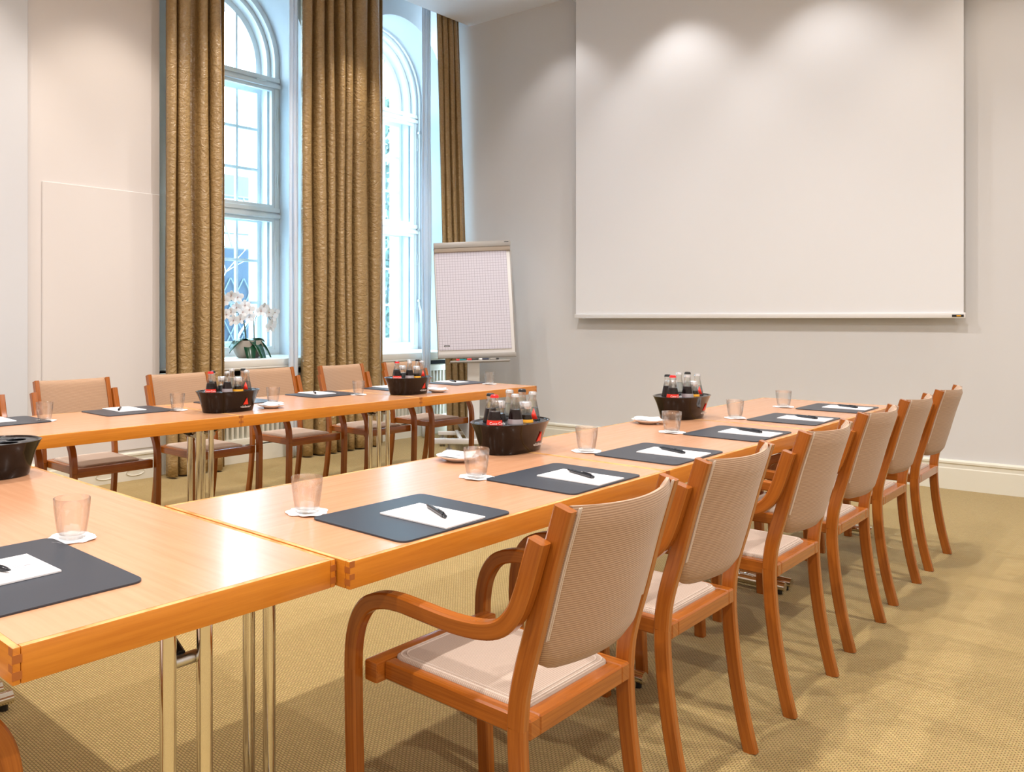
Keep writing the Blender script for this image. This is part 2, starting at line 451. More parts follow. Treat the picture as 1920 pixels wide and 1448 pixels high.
def window(idx, cy):
    # inner frame
    bm = bmesh.new()
    zt1, zt2 = 3.455, 2.205
    xi0, xi1 = -6.13, -6.19
    def arch_in(d): return arch_loop(cy, R-d, zt1+.04, ZS, r=R-d)
    fr = .055
    plate(bm, arch_loop(cy, R-.001, SILL+.001, ZS), [
        [(cy-R+fr, zt1+.045), (cy+R-fr, zt1+.045)] + arch_loop(cy, R-fr, 0, ZS)[2:],
        rect(cy-R+fr, cy-.03, zt2+.05, zt1-.045), rect(cy+.03, cy+R-fr, zt2+.05, zt1-.045),
        rect(cy-R+fr, cy-.03, SILL+.05, zt2-.05), rect(cy+.03, cy+R-fr, SILL+.05, zt2-.05)], xi0, xi1)
    w = obj('window_%d' % idx, bm, M['white']); w['kind'] = 'structure'
    # moulded transom rails in front
    for z in (zt1, zt2):
        bm = bmesh.new()
        box(bm, -6.129, -6.105, cy-R+.002, cy+R-.002, z-.05, z-.012, bev=.006, seg=2)
        box(bm, -6.129, -6.115, cy-R+.002, cy+R-.002, z+.006, z+.05, bev=.004)
        obj('transom', bm, M['white'], w)
    # inner sashes
    def sash(y0, y1, z0, z1, x0, x1, wd, bars=(), cols=()):
        bm = bmesh.new(); hs = []
        ys = [y0+wd] + [c for c in cols] + [y1-wd]; zs = [z0+wd] + list(bars) + [z1-wd]
        hb = .0125
        for a in range(len(ys)-1):
            for b in range(len(zs)-1):
                ya = ys[a] + (hb if a > 0 else 0); yb = ys[a+1] - (hb if a < len(ys)-2 else 0)
                za = zs[b] + (hb if b > 0 else 0); zb = zs[b+1] - (hb if b < len(zs)-2 else 0)
                hs.append(rect(ya, yb, za, zb))
        plate(bm, rect(y0, y1, z0, z1), hs, x0, x1)
        s = obj('sash', bm, M['white'], w)
        bm = bmesh.new(); xm = (x0+x1)/2; box(bm, xm-.002, xm+.002, y0+wd*.8, y1-wd*.8, z0+wd*.8, z1-wd*.8)
        obj('pane', bm, M['pane'], s)
        return s
    for sgn in (-1, 1):
        ya, yb = (cy-R+fr-.004, cy-.032) if sgn < 0 else (cy+.032, cy+R-fr+.004)
        sash(ya, yb, zt2+.046, zt1-.041, -6.14, -6.175, .035)
        s = sash(ya, yb, SILL+.046, zt2-.046, -6.14, -6.175, .035)
        bm = bmesh.new(); tube(bm, [(-6.139, cy+sgn*.05, 1.42), (-6.11, cy+sgn*.05, 1.42)], .009, 8); tube(bm, [(-6.11, cy+sgn*.05, 1.42), (-6.11, cy+sgn*.05, 1.52)], .007, 8)
        obj('handle', bm, M['white'], s)
        for z in (1.15, 1.8, 2.45, 3.1):
            bm = bmesh.new(); yy = cy+sgn*(R-.03); tube(bm, [(-6.122, yy, z), (-6.122, yy, z+.13)], .006, 8); obj('hinge', bm, M['white'], s)
    # box lining between the two frames
    bm = bmesh.new()
    plate(bm, arch_loop(cy, R-.002, SILL+.002, ZS), [arch_loop(cy, R-.10, SILL+.08, ZS)], -6.195, -6.33)
    obj('box_lining', bm, M['white'], w)
    # outer frame with glazing bars
    bm = bmesh.new()
    plate(bm, arch_loop(cy, R-.101, SILL+.081, ZS), [
        [(cy-R+.16, zt1+.04), (cy+R-.16, zt1+.04)] + arch_loop(cy, R-.16, 0, ZS)[2:],
        rect(cy-R+.115, cy-.02, zt2+.045, zt1-.05), rect(cy+.02, cy+R-.115, zt2+.045, zt1-.05),
        rect(cy-R+.115, cy-.02, SILL+.10, zt2-.05), rect(cy+.02, cy+R-.115, SILL+.10, zt2-.05)], -6.29, -6.328)
    obj('outer_frame', bm, M['white'], w)
    bm = bmesh.new()
    for dy in (-.33, 0, .33):
        zt = ZS + math.sqrt(max(0, (R-.16)**2-dy*dy))+.01
        box(bm, -6.29, -6.32, cy+dy-.0125, cy+dy+.0125, zt1+.03, zt, bev=.003)
    ob = obj('glazing_bar', bm, M['white'], w)
    bm = bmesh.new(); plate(bm, [(cy-R+.15, zt1+.03), (cy+R-.15, zt1+.03)] + arch_loop(cy, R-.15, 0, ZS)[2:], [], -6.304, -6.308)
    obj('pane', bm, M['pane'], w)
    for sgn in (-1, 1):
        ya, yb = (cy-R+.11, cy-.018) if sgn < 0 else (cy+.018, cy+R-.11)
        mid = cy+sgn*.335
        z0, z1 = zt2+.04, zt1-.045
        sash(ya, yb, z0, z1, -6.292, -6.322, .035, [z0+(z1-z0)*k/3 for k in (1, 2)], [mid])
        z0, z1 = SILL+.095, zt2-.045
        sash(ya, yb, z0, z1, -6.292, -6.322, .035, [z0+(z1-z0)*k/3 for k in (1, 2)], [mid])
    # latch on the transom
    bm = bmesh.new(); tube(bm, [(-6.10, cy+.42, zt1-.005), (-6.10, cy+.53, zt1-.005)], .007, 8); obj('latch', bm, M['white'], w)
    return w
W1 = window(1, WIN[0]); W2 = window(2, WIN[1])
# opening rod of the fanlight, following the arch and down the jamb of the second window
bm = bmesh.new(); cy = WIN[1]; pts = []
for k in range(15):
    a = PI/2*1.15*(1-k/14); pts.append((-6.095, cy+(R-.022)*math.cos(a), ZS+(R-.022)*math.sin(a)))
pts += [(-6.095, cy+R-.022, 3.2), (-6.095, cy+R-.022, 2.2), (-6.095, cy+R-.022, 1.34)]
tube(bm, pts, .009, 8)
rod = obj('window_rod', bm, M['white']); tag(rod, 'white fanlight opening rod following the arch of the window by the flipchart', 'window rod')
bm = bmesh.new(); tube(bm, [(-6.095, cy+R-.022, 1.345), (-6.07, cy+R-.03, 1.29), (-6.065, cy+R-.03, 1.15)], [.012, .014, .008], 8); obj('crank_handle', bm, M['white'], rod)
for z in (3.3, 2.2, 1.4):
    bm = bmesh.new(); box(bm, -6.115, -6.08, cy+R-.038, cy+R-.006, z-.015, z+.015, bev=.003); obj('clip', bm, M['steel'], rod)

# ------------------------------------------------------------------ outside
bm = bmesh.new(); box(bm, -60, -6.46, -20, 40, -1.2, -1.0); o = struct('ground', bm, M['court'])
bm = bmesh.new(); box(bm, -10.6, -6.47, 9.3, 9.7, -1.0, 9.5); wing = thing('side_building', 'pale plastered wing seen through the window by the flipchart', 'building', (0, 0, 0))
obj('wall', bm, M['facade'], wing)
back = thing('courtyard_building', 'blue-grey building with pale roof across the courtyard behind the orchid window', 'building')
bm = bmesh.new(); box(bm, -17.5, -16.5, 4, 17, -1.0, 2.9); obj('wall', bm, M['slate'], back)
bm = bmesh.new(); box(bm, -25, -22, 4, 22, -1.0, 5.2); obj('upper_storey', bm, M['facade'], back)
bm = bmesh.new(); box(bm, -25.2, -21.8, 3.8, 22.2, 5.2, 5.9); obj('roof', bm, M['roof'], back)
bm = bmesh.new()
for k in range(14):
    y = 5+k*.9
    tube(bm, [(-16.6, y, 2.9), (-18.6, y+.9, 4.6)], .035, 6)
tube(bm, [(-16.6, 4, 2.95), (-16.6, 17, 2.95)], .05, 6); tube(bm, [(-18.6, 4, 4.6), (-18.6, 18, 4.6)], .05, 6)
for z in (3.4, 4.0): tube(bm, [(-16.6-(z-2.9)*1.18, 4, z), (-16.6-(z-2.9)*1.18, 17.5, z)], .025, 6)
obj('glass_roof_bars', bm, M['roof'], back)
bm = bmesh.new()
for k in range(34):
    y = 4+k*.4
    tube(bm, [(-16.46, y, -.6), (-16.46, y+1.6, 2.2)], .018, 5)
    tube(bm, [(-16.44, y+1.6, -.6), (-16.44, y, 2.2)], .018, 5)
tr = obj('trellis', bm, M['lattice'], back); tr['kind'] = 'stuff'
# bare shrub in the courtyard and a climber on the wing
def branchy(bm, p, d, ln, r, depth):
    q = p + d*ln; tube(bm, [p, (p+q)/2 + Vector((random.uniform(-.06, .06), random.uniform(-.06, .06), 0))*ln, q], [r, r*.8, r*.6], 5)
    if depth > 0:
        for _ in range(3):
            nd = (d + Vector((random.uniform(-.8, .8), random.uniform(-.8, .8), random.uniform(-.3, .5)))).normalized()
            branchy(bm, q, nd, ln*.7, r*.55, depth-1)
bm = bmesh.new(); branchy(bm, Vector((-12.8, 9.3, -1)), Vector((0, 0, 1)), 1.5, .05, 4)
o = obj('bare_tree', bm, M['facade']); tag(o, 'bare pale branching shrub in the courtyard behind the orchid window', 'tree')
climb = thing('climbing_plant', 'leafy climber growing up the pale wing outside the window by the flipchart', 'plant')
bm = bmesh.new()
for s in (0, .06):
    pts = [(-8.62+.07*math.sin(z*3.2+s*40)-s, 9.25, z) for z in [-.9+.25*k for k in range(18)]]
    tube(bm, pts, .018, 6)
obj('stem', bm, M['bark'], climb)
bm = bmesh.new()
for _ in range(420):
    z = random.uniform(.3, 4.6); x = -8.62+random.gauss(0, .09); y = 9.22-random.uniform(0, .1)
    a = random.uniform(0, 6.28); s = random.uniform(.03, .06)
    q = [bm.verts.new((x+s*math.cos(a+k*PI/2), y+random.uniform(-.02, .02), z+s*math.sin(a+k*PI/2))) for k in range(4)]; bm.faces.new(q)
lv = obj('leaves', bm, M['ivy'], climb); lv['kind'] = 'stuff'

# ------------------------------------------------------------------ curtains
def curtain(name, y0, y1, folds, xc, label, m, ztop=4.72, amp=.055, seed=0, zb=.015, taper=.0, group=None, lean=0):
    rnd = random.Random(seed)
    t = thing(name, label, 'curtain', (xc, 0, 0), 0, group)
    nz = 44; per = 14; tot = sum(folds); n = len(folds)*per
    bm = bmesh.new(); rows = []
    ph = [rnd.uniform(-.3, .3) for _ in folds]; am = [rnd.uniform(.75, 1.15) for _ in folds]; dr = [rnd.uniform(-.02, .02) for _ in folds]
    for iz in range(nz+1):
        z = ztop + (zb-ztop)*iz/nz; v = iz/nz; row = []
        acc = 0
        ya = y0 + taper*(1-v)*.5; yb = y1 - taper*(1-v)*.5
        for i, fw in enumerate(folds):
            for k in range(per + (1 if i == len(folds)-1 else 0)):
                s = k/per; y = ya + (yb-ya)*(acc + fw*s)/tot
                w = math.sin(2*PI*s)
                a = amp*am[i]*(.75+.35*v)
                env = math.sin(PI*s)
                x = a*(math.copysign(abs(w)**.85, w))
                yy = y - .15*(yb-ya)*fw/tot*math.sin(4*PI*s) + dr[i]*math.sin(3*v+ph[i])*env
                x += .012*math.sin(9*v+ph[i]*9+i)*env
                row.append(bm.verts.new((x+lean*v, yy, z)))
            acc += fw
        rows.append(row)
    for a, b in zip(rows, rows[1:]):
        for i in range(len(a)-1): bm.faces.new((a[i], a[i+1], b[i+1], b[i]))
    o = obj('drape', bm, m, t, ang=180)
    md = o.modifiers.new('thick', 'SOLIDIFY'); md.thickness = .006; md.offset = 0
    return t
curtain('curtain', 3.31, 3.84, [1.1, 1.9, 1.1, 1.5], -5.35, 'gold-brown full-length curtain beside the panelled wall, left of the orchid window', M['drape'], seed=3, amp=.082, group=None)
curtain('curtain', 4.65, 5.67, [1.1, 1.1, .9, .8, .9, 1.6, 1.3], -5.35, 'wide gold-brown full-length curtain hanging between the two arched windows', M['drape'], seed=5, amp=.085)
curtain('curtain', 6.36, 6.75, [.8, 1, 1, .9], -5.29, 'narrow gold-brown curtain in the corner behind the flipchart', M['drape'], seed=9, amp=.034, taper=.05, lean=.17)
curtain('curtain_lining', 4.53, 4.63, [1, 1], -5.37, 'white lining strip at the window side of the wide middle curtain', M['sheer'], seed=11, amp=.02)
curtain('curtain_lining', 6.27, 6.40, [1, 1, 1], -5.37, 'white lining strip beside the corner curtain behind the flipchart', M['sheer'], seed=12, amp=.02)

# ------------------------------------------------------------------ projection screen
scr = thing('projection_screen', 'large white roll-down projection screen hanging on the end wall', 'projection screen', (0, 0, 0))
def onwall(px, off):
    t = (px-640)/1538; a = math.radians(46.2); dx = math.cos(a)*t-math.sin(a); dy = math.sin(a)*t+math.cos(a)
    r = (7.156-off)/(dy-.0696*dx); return r*dx, r*dy
sx0, sy0 = onwall(1078, .09); sx1, sy1 = onwall(1811, .09)
dv = Vector((sx1-sx0, sy1-sy0, 0)); SL = dv.length; ang = math.atan2(dv.y, dv.x)
scr.location = (sx0, sy0, 0); scr.rotation_euler = (0, 0, ang)
bm = bmesh.new(); box(bm, .012, SL-.012, -.002, .002, 1.23, 4.135); obj('screen_cloth', bm, M['screen'], scr)
bm = bmesh.new(); box(bm, 0, SL, -.014, .014, 1.198, 1.236, bev=.005, seg=2); bar = obj('bottom_bar', bm, M['alu'], scr)
bm = bmesh.new(); box(bm, SL-.075, SL-.01, -.0165, -.0145, 1.205, 1.222); lb = obj('maker_plate', bm, M['black'], bar); tag(lb, 'small black plate on the bar end')
bm = bmesh.new(); box(bm, SL-.05, SL-.025, -.0175, -.0167, 1.210, 1.217); obj('logo', bm, M['orange'], bar)
bm = bmesh.new(); box(bm, -.02, SL+.06, -.06, .07, 4.13, 4.20, bev=.01, seg=2); obj('roller_case', bm, M['alu'], scr)

# ------------------------------------------------------------------ chairs
def make_chair(label):
    t = thing('armchair', label, 'chair')
    rear = [(-.058, 0), (-.044, .06), (-.030, .13), (-.017, .21), (-.006, .30), (0, .38), (.001, .43)]
    post = [(.001, .43), (-.004, .49), (-.017, .55), (-.036, .62), (-.066, .74), (-.099, .856)]
    rear = smooth_path(rear, 3); post = smooth_path(post, 3)
    arm = [(-.064, .797), (-.050, .75), (-.035, .70), (-.016, .655), (.014, .622), (.060, .605), (.13, .599), (.21, .602), (.27, .604), (.320, .597), (.362, .576), (.390, .535), (.403, .485), (.406, .43)]
    arm = smooth_path(arm, 4)
    leg = [(.406, .43), (.404, .3), (.399, .15), (.393, 0)]
    for s in (-1, 1):
        bm = bmesh.new(); sweep(bm, rear, .025, .036, s*.206); obj('leg', bm, M['chair'], t)
        bm = bmesh.new(); sweep(bm, post, .025, .036, s*.206); obj('back_post', bm, M['chair'], t)
        bm = bmesh.new(); sweep(bm, arm, .031, .034, s*.2345); obj('armrest', bm, M['chair'], t)
        bm = bmesh.new(); sweep(bm, leg, .031, .034, s*.2345); obj('leg', bm, M['chair'], t)
    # seat frame
    bm = bmesh.new()
    box(bm, -.2185, .2185, .352, .388, .402, .447, bev=.005, seg=2)
    box(bm, -.193, -.158, -.018, .353, .405, .445, bev=.004); box(bm, .158, .193, -.018, .353, .405, .445, bev=.004)
    box(bm, -.159, .159, -.018, .016, .405, .445, bev=.004)
    bm.normal_update(); box_uv(bm, 'frame'); obj('seat_frame', bm, M['chair'], t)
    # cushion: rounded rectangle with soft crown
    bm = bmesh.new()
    def rr(hx, y0, y1, r, n=6):
        pts = []
        for cx, cy_, a0 in ((hx-r, y1-r, 0), (-hx+r, y1-r, PI/2), (-hx+r, y0+r, PI), (hx-r, y0+r, 1.5*PI)):
            for k in range(n+1): pts.append((cx+r*math.cos(a0+k*PI/2/n), cy_+r*math.sin(a0+k*PI/2/n)))
        return pts
    rings = []
    for ins, z in ((0, .440), (0, .4475), (.005, .4515), (.02, .4535), (.06, .456), (.11, .457)):
        rings.append([bm.verts.new((x, y, z)) for x, y in rr(.166-ins, .012+ins, .356-ins, max(.03-ins*.2, .012))])
    for a, b in zip(rings, rings[1:]):
        for i in range(len(a)): bm.faces.new((a[i], a[(i+1) % len(a)], b[(i+1) % len(a)], b[i]))
    bm.faces.new(rings[-1]); bm.faces.new(rings[0][::-1])
    seat = obj('seat', bm, M['fab_seat_lit'], t, ang=80)
    bm = bmesh.new()
    for ins in (.007, .016):
        pts = rr(.166-ins, .012+ins, .356-ins, .028); tube(bm, [(x, y, .4505+ins*.16) for x, y in pts]+[(pts[0][0], pts[0][1], .4505+ins*.16)], .0022, 6, cap=False)
    obj('piping', bm, M['pipe'], seat)
    # backrest shell
    bm = bmesh.new(); nx, nzv = 22, 14
    def backy(z):
        P = [(.50, -.006), (.55, -.017), (.62, -.036), (.74, -.066), (.87, -.103)]
        for (za, ya), (zb_, yb) in zip(P, P[1:]):
            if z <= zb_: return ya+(yb-ya)*(z-za)/(zb_-za)
        return P[-1][1]
    front, rearv = [], []
    for j in range(nzv+1):
        fr_, rr_ = [], []
        for i in range(nx+1):
            u = -1+2*i/nx; x = u*.1925
            edge = max(0, abs(u)-.72)/.28
            zb_ = .535 + .045*(1-math.sqrt(max(0, 1-edge**2)))
            ztp = .858 - .006*(1-u*u)
            z = zb_+(ztp-zb_)*j/nzv
            bulge = .040*(1-u*u)
            y = backy(z)-bulge-.002
            rim = .25 if (j in (0, nzv)) else 1
            fr_.append(bm.verts.new((x, y+.010*rim, z))); rr_.append(bm.verts.new((x, y-.013*rim, z)))
        front.append(fr_); rearv.append(rr_)
    for j in range(nzv):
        for i in range(nx):
            bm.faces.new((front[j][i], front[j][i+1], front[j+1][i+1], front[j+1][i]))
            bm.faces.new((rearv[j][i+1], rearv[j][i], rearv[j+1][i], rearv[j+1][i+1]))
        bm.faces.new((rearv[j][0], front[j][0], front[j+1][0], rearv[j+1][0])); bm.faces.new((front[j][nx], rearv[j][nx], rearv[j+1][nx], front[j+1][nx]))
    for i in range(nx):
        bm.faces.new((rearv[0][i], rearv[0][i+1], front[0][i+1], front[0][i])); bm.faces.new((front[nzv][i], front[nzv][i+1], rearv[nzv][i+1], rearv[nzv][i]))
    back = obj('backrest', bm, M['fab_back'], t, ang=70)
    for s in (-1, 1):
        for off in (0, .006):
            bm = bmesh.new()
            tube(bm, [(s*(.188-off), backy(z)-.018, z) for z in [.60+.03*k for k in range(9)]]+[(s*(.188-off), backy(.855)-.018, .855)], .0018, 6)
            obj('seam', bm, M['pipe'], back)
    return t

P2 = PI/2
GR = 'armchairs along the right-hand row of tables'; GL = 'armchairs along the window-side row of tables'
ch0 = make_chair('nearest beech armchair, its whole frame and beige seat in the foreground'); ch0['group'] = GR
ch0.location = (-.872, 1.497, 0); ch0.rotation_euler = (0, 0, P2)
RC = [(-.905, 2.165, 0, 'second armchair from the camera in the right-hand row, just behind the nearest one'),
      (-.898, 2.872, .0, 'third armchair from the camera in the right-hand row of six'),
      (-.915, 3.550, 0, 'fourth armchair from the camera in the right-hand row of six'),
      (-.930, 4.225, 0, 'fifth armchair in the right-hand row, second from the end wall'),
      (-.932, 4.894, 0, 'last armchair of the right-hand row, nearest the end wall under the screen')]
for x, y, r, lab in RC: dup(ch0, (x, y, 0), P2+r, lab, GR)
LC = [(-4.215, 1.43, 'leftmost window-side armchair, only its right post showing at the picture edge'),
      (-4.215, 2.07, 'armchair in front of the panelled wall, behind the leftmost full desk pad'),
      (-4.225, 2.76, 'armchair behind the window-side drinks tub, in front of the left curtain'),
      (-4.262, 3.49, 'armchair in front of the sill with the potted orchid'),
      (-4.215, 4.13, 'armchair in front of the wide middle curtain'),
      (-4.215, 4.79, 'armchair nearest the flipchart, behind the farther window-side drinks tub')]
for x, y, lab in LC: dup(ch0, (x, y, 0), -P2, lab, GL)
dup(ch0, (-1.515, .108, 0), 0, 'armchair cut off by the bottom left corner, facing the cross table', 'armchairs along the cross table')

# ------------------------------------------------------------------ tables
def make_table(Lh, W, label, loc, rotz, group, worn=True, cx=0):
    """Lh length along local y, W width along local x; origin on the floor at the centre"""
    t = thing('conference_table', label, 'table', loc, rotz, group)
    a, b = W/2-.0008, Lh/2-.0008
    bm = bmesh.new(); box(bm, -a+.012, a-.012, -b+.012, b-.012, T-.028, T-.0004)
    top = obj('tabletop', bm, M['top'], t)
    bm = bmesh.new()
    e = .0125
    for (x0, x1, y0, y1) in ((-a, -a+e, -b, b), (a-e, a, -b, b), (-a+e, a-e, -b, -b+e), (-a+e, a-e, b-e, b)):
        box(bm, x0, x1, y0, y1, T-.055, T, bev=.0032, seg=2)
    bm.normal_update()
    for f in bm.faces:
        if f.normal.z > .35: f.material_index = 1
    box_uv(bm, a-.013)
    obj('edge_band', bm, [M['edge'], M['edge_worn']], t)
    for sx_ in (-1, 1):
        for sy_ in (-1, 1):
            bm = bmesh.new()
            for k, zc in enumerate((T-.017, T-.041)):
                x, y = sx_*a, sy_*b
                box(bm, x-sx_*.014 if sx_ > 0 else x-.0006, x+.0006 if sx_ > 0 else x+.014, min(y-sy_*.0005, y+sy_*.0006), max(y-sy_*.0005, y+sy_*.0006), zc-.006, zc+.006)
                box(bm, min(x-sx_*.0005, x+sx_*.0006), max(x-sx_*.0005, x+sx_*.0006), min(y, y-sy_*.013), max(y, y-sy_*.013), zc+.006-.001, zc+.017 if k == 0 else zc+.016)
            obj('corner_joint', bm, M['joint'], t)
    for s in (-1, 1):
        yy = s*(Lh/2-.040)
        for dx in (-.037, .037):
            bm = bmesh.new(); tube(bm, [(cx+dx, yy, .05), (cx+dx, yy, T-.05)], .0145, 20); obj('leg', bm, M['chrome'], t)
        bm = bmesh.new(); tube(bm, [(cx-W/2+.095, yy, .034), (cx+W/2-.095, yy, .034)], .020, 20)
        ft = obj('foot', bm, M['chrome'], t)
        for q in (-1, 1):
            bm = bmesh.new(); tube(bm, [(cx+q*(W/2-.12), yy, 0), (cx+q*(W/2-.12), yy, .018)], .013, 12); obj('glide', bm, M['black'], ft)
        bm = bmesh.new(); box(bm, cx-.09, cx+.09, yy-.03, yy+.03, T-.052, T-.029, bev=.003)
        q0 = Vector((cx, yy-s*.16, T-.055)); q1 = Vector((cx, yy-s*.022, T-.118)); dd = q1-q0
        tube(bm, [q0, q0+dd*.3, q1], [.020, .017, .012], 10)
        obj('folding_bracket', bm, M['black'], t)
        bm = bmesh.new(); tube(bm, [(cx-.036, yy-s*.018, T-.125), (cx+.036, yy-s*.018, T-.125)], .011, 16); obj('crossbar', bm, M['steel'], t)
    return t
GT = 'beech folding tables in the U-shaped layout'
RX0, RX1 = -1.802, -1.133
RY = [1.109, 2.489, 3.869, 5.238]
labs = ['right-hand row table nearest the camera, with two desk pads in front of the nearest chairs', 'middle table of the right-hand row, with a drinks tub at its near end', 'farthest table of the right-hand row, its end towards the screen wall']
for i in range(3): make_table(RY[i+1]-RY[i], RX1-RX0, labs[i], ((RX0+RX1)/2, (RY[i]+RY[i+1])/2, 0), 0, GT)
LX0, LX1 = -3.92, -3.222
LY = [1.108, 2.414, 3.753, 5.0]
labs = ['left table of the window-side row, touching the cross table', 'middle table of the window-side row, in front of the wide curtain', 'last table of the window-side row, its free end beside the flipchart']
for i in range(3): make_table(LY[i+1]-LY[i], LX1-LX0, labs[i], ((LX0+LX1)/2, (LY[i]+LY[i+1])/2, 0), 0, GT)
make_table(1.385, .636, 'large foreground cross table with a worn orange edge, cut by the left picture edge', (-1.168-.6925, .470+.318, 0), P2, GT)
make_table(1.385, .636, 'second cross table, carrying the drinks tub at the left picture edge', (-2.555-.6925, .470+.318, 0), P2, GT)

# ------------------------------------------------------------------ desk pads, note pads, pens
def rrect(bm, x0, x1, y0, y1, z0, z1, r, n=6):
    pts = []
    for cx, cy_, a0 in ((x1-r, y1-r, 0), (x0+r, y1-r, PI/2), (x0+r, y0+r, PI), (x1-r, y0+r, 1.5*PI)):
        for k in range(n+1): pts.append((cx+r*math.cos(a0+k*PI/2/n), cy_+r*math.sin(a0+k*PI/2/n)))
    lo = [bm.verts.new((x, y, z0)) for x, y in pts]; hi = [bm.verts.new((x, y, z1-.0006)) for x, y in pts]
    tp = [bm.verts.new((x*.998+.001*(x0+x1), y*.998+.001*(y0+y1), z1)) for x, y in pts]
    for A, B in ((lo, hi), (hi, tp)):
        for i in range(len(A)): bm.faces.new((A[i], A[(i+1) % len(A)], B[(i+1) % len(A)], B[i]))
    bm.faces.new(tp); bm.faces.new(lo[::-1])
# local frame: sitter at -y, pad .39 wide (x) .295 deep (y)
bm = bmesh.new(); rrect(bm, -.197, .197, -.147, .147, 0, .0035, .022)
PAD0 = obj('desk_pad', bm, M['pad'])
# note pad A5 portrait to the sitter
NP0 = thing('notepad', '', 'notepad')
bm = bmesh.new(); box(bm, -.074, .074, -.100, .100, 0, .004, bev=.0006); obj('sheets', bm, M['paper'], NP0)
bm = bmesh.new()
box(bm, -.003, .003, .062, .074, .0040, .00425)
for k in range(3): box(bm, -.022+.004*k, .022-.004*k, .056-.006*k, .0575-.006*k, .0040, .00425)
obj('letterhead', bm, M['ink'], NP0)
bm = bmesh.new(); box(bm, -.06, .06, -.088, -.087, .0040, .00415); obj('ruled_line', bm, M['ink'], NP0)
PEN0 = thing('pen', '', 'pen')
bm = bmesh.new(); tube(bm, [(0, -.052, .0055), (0, .045, .0055), (0, .058, .0055), (0, .066, .0055)], [.0055, .0055, .0035, .001], 12); obj('barrel', bm, M['pen'], PEN0)
bm = bmesh.new(); tube(bm, [(0, -.062, .0055), (0, -.0515, .0055)], [.0042, .0045], 12); obj('push_button', bm, M['pen'], PEN0)
bm = bmesh.new(); box(bm, -.0022, .0022, -.052, -.012, .0115, .0132, bev=.0006); obj('clip', bm, M['pen'], PEN0)
def place(first, used, loc, rz, label, group):
    if id(first) not in used:
        used.add(id(first)); first.location = loc; first.rotation_euler = (0, 0, rz); tag(first, label, first.get('category'), group); return first
    return dup(first, loc, rz, label, group)
PAD0['category'] = 'desk pad'
used = set()
seats = []
rowR = 'right-hand row'
ordR = ['nearest the camera', 'second from camera', 'third from camera', 'fourth from camera', 'fifth from camera', 'nearest the end wall']
RP = [(-1.294, 1.478), (-1.296, 2.155), (-1.300, 2.785), (-1.305, 3.505), (-1.308, 4.195), (-1.310, 4.875)]
for (x, y), o_ in zip(RP, ordR):
    seats.append((x, y, P2, 'right-hand row, %s' % o_, 'right'))
LP = [(-3.77, 1.45, 'at the left picture edge'), (-3.775, 2.12, 'before the chair by the panelled wall'), (-3.775, 2.79, 'behind the left drinks tub'),
      (-3.775, 3.46, 'before the chair below the orchid'), (-3.775, 4.13, 'behind the right drinks tub'), (-3.77, 4.80, 'nearest the flipchart')]
for x, y, d in LP: seats.append((x, y, -P2, 'window side, ' + d, 'left'))
seats.append((-1.50, .618, 0, 'foreground cross table, cut by picture edge', 'near'))
for x, y, rz, d, side in seats:
    g = {'right': ' in the right-hand row', 'left': ' in the window-side row', 'near': ' on the cross table'}[side]
    j = random.uniform(-.01, .01)
    place(PAD0, used, (x, y, T+.0003), rz+j, 'dark blue-black desk pad, ' + d, 'desk pads'+g)
    # notepad toward the sitter
    off = {'right': (.042, .02), 'left': (.055, .0), 'near': (-.02, -.045)}[side]
    nx, ny = x+(off[0] if side != 'left' else off[0]*-1), y+off[1]
    nr = rz + {'right': .02, 'left': -.03, 'near': .02}[side] + random.uniform(-.02, .02)
    place(NP0, used, (nx, ny, T+.004), nr, 'white notepad lying on a pad, ' + d, 'notepads'+g)
    if side == 'right': px_, py_, pr_ = nx-.005+random.uniform(-.01, .01), ny+.015+random.uniform(-.01, .01), math.radians(64+random.uniform(-4, 4))
    elif side == 'left': px_, py_, pr_ = nx+.02, ny-.02+random.uniform(-.02, .02), math.radians(56+random.uniform(-8, 8))
    else: px_, py_, pr_ = nx-.035, ny+.005, math.radians(-72)
    place(PEN0, used, (px_, py_, T+.0083), pr_, 'black ballpoint pen lying on a notepad, ' + d, 'pens'+g)

# ------------------------------------------------------------------ tumblers and coasters
GL0 = thing('tumbler', '', 'glass')
bm = bmesh.new()
lathe(bm, [(0, 0), (.0245, 0), (.0285, .003), (.0315, .02), (.0345, .04), (.0375, .065), (.0385, .086), (.0375, .0868), (.0363, .086), (.0353, .065), (.0325, .04), (.0292, .02), (.027, .010), (.020, .0085), (0, .008)], 40)
obj('glass_body', bm, M['glass'], GL0, ang=60)
bm = bmesh.new(); rr_ = random.Random(4)
CO0 = None
pts = []
for k in range(40):
    a = 2*PI*k/40; r = .043+.009*abs(math.cos(2*a))**.6*(1)+.0025*math.sin(9*a+1)
    pts.append((r*math.cos(a), r*math.sin(a), .0012+.0018*(math.sin(3*a+.5)+1)*.8))
c0 = bm.verts.new((0, 0, .0012)); c1 = bm.verts.new((0, 0, 0.0002))
inn = [bm.verts.new((p[0]*.75, p[1]*.75, .0012)) for p in pts]; outr = [bm.verts.new(p) for p in pts]; lo = [bm.verts.new((p[0]*.98, p[1]*.98, max(.0002, p[2]-.0012))) for p in pts]
for k in range(40):
    k2 = (k+1) % 40
    bm.faces.new((c0, inn[k], inn[k2])); bm.faces.new((inn[k], outr[k], outr[k2], inn[k2])); bm.faces.new((outr[k], lo[k], lo[k2], outr[k2])); bm.faces.new((c1, lo[k2], lo[k]))
CO0 = obj('coaster', bm, M['paper']); CO0['category'] = 'coaster'
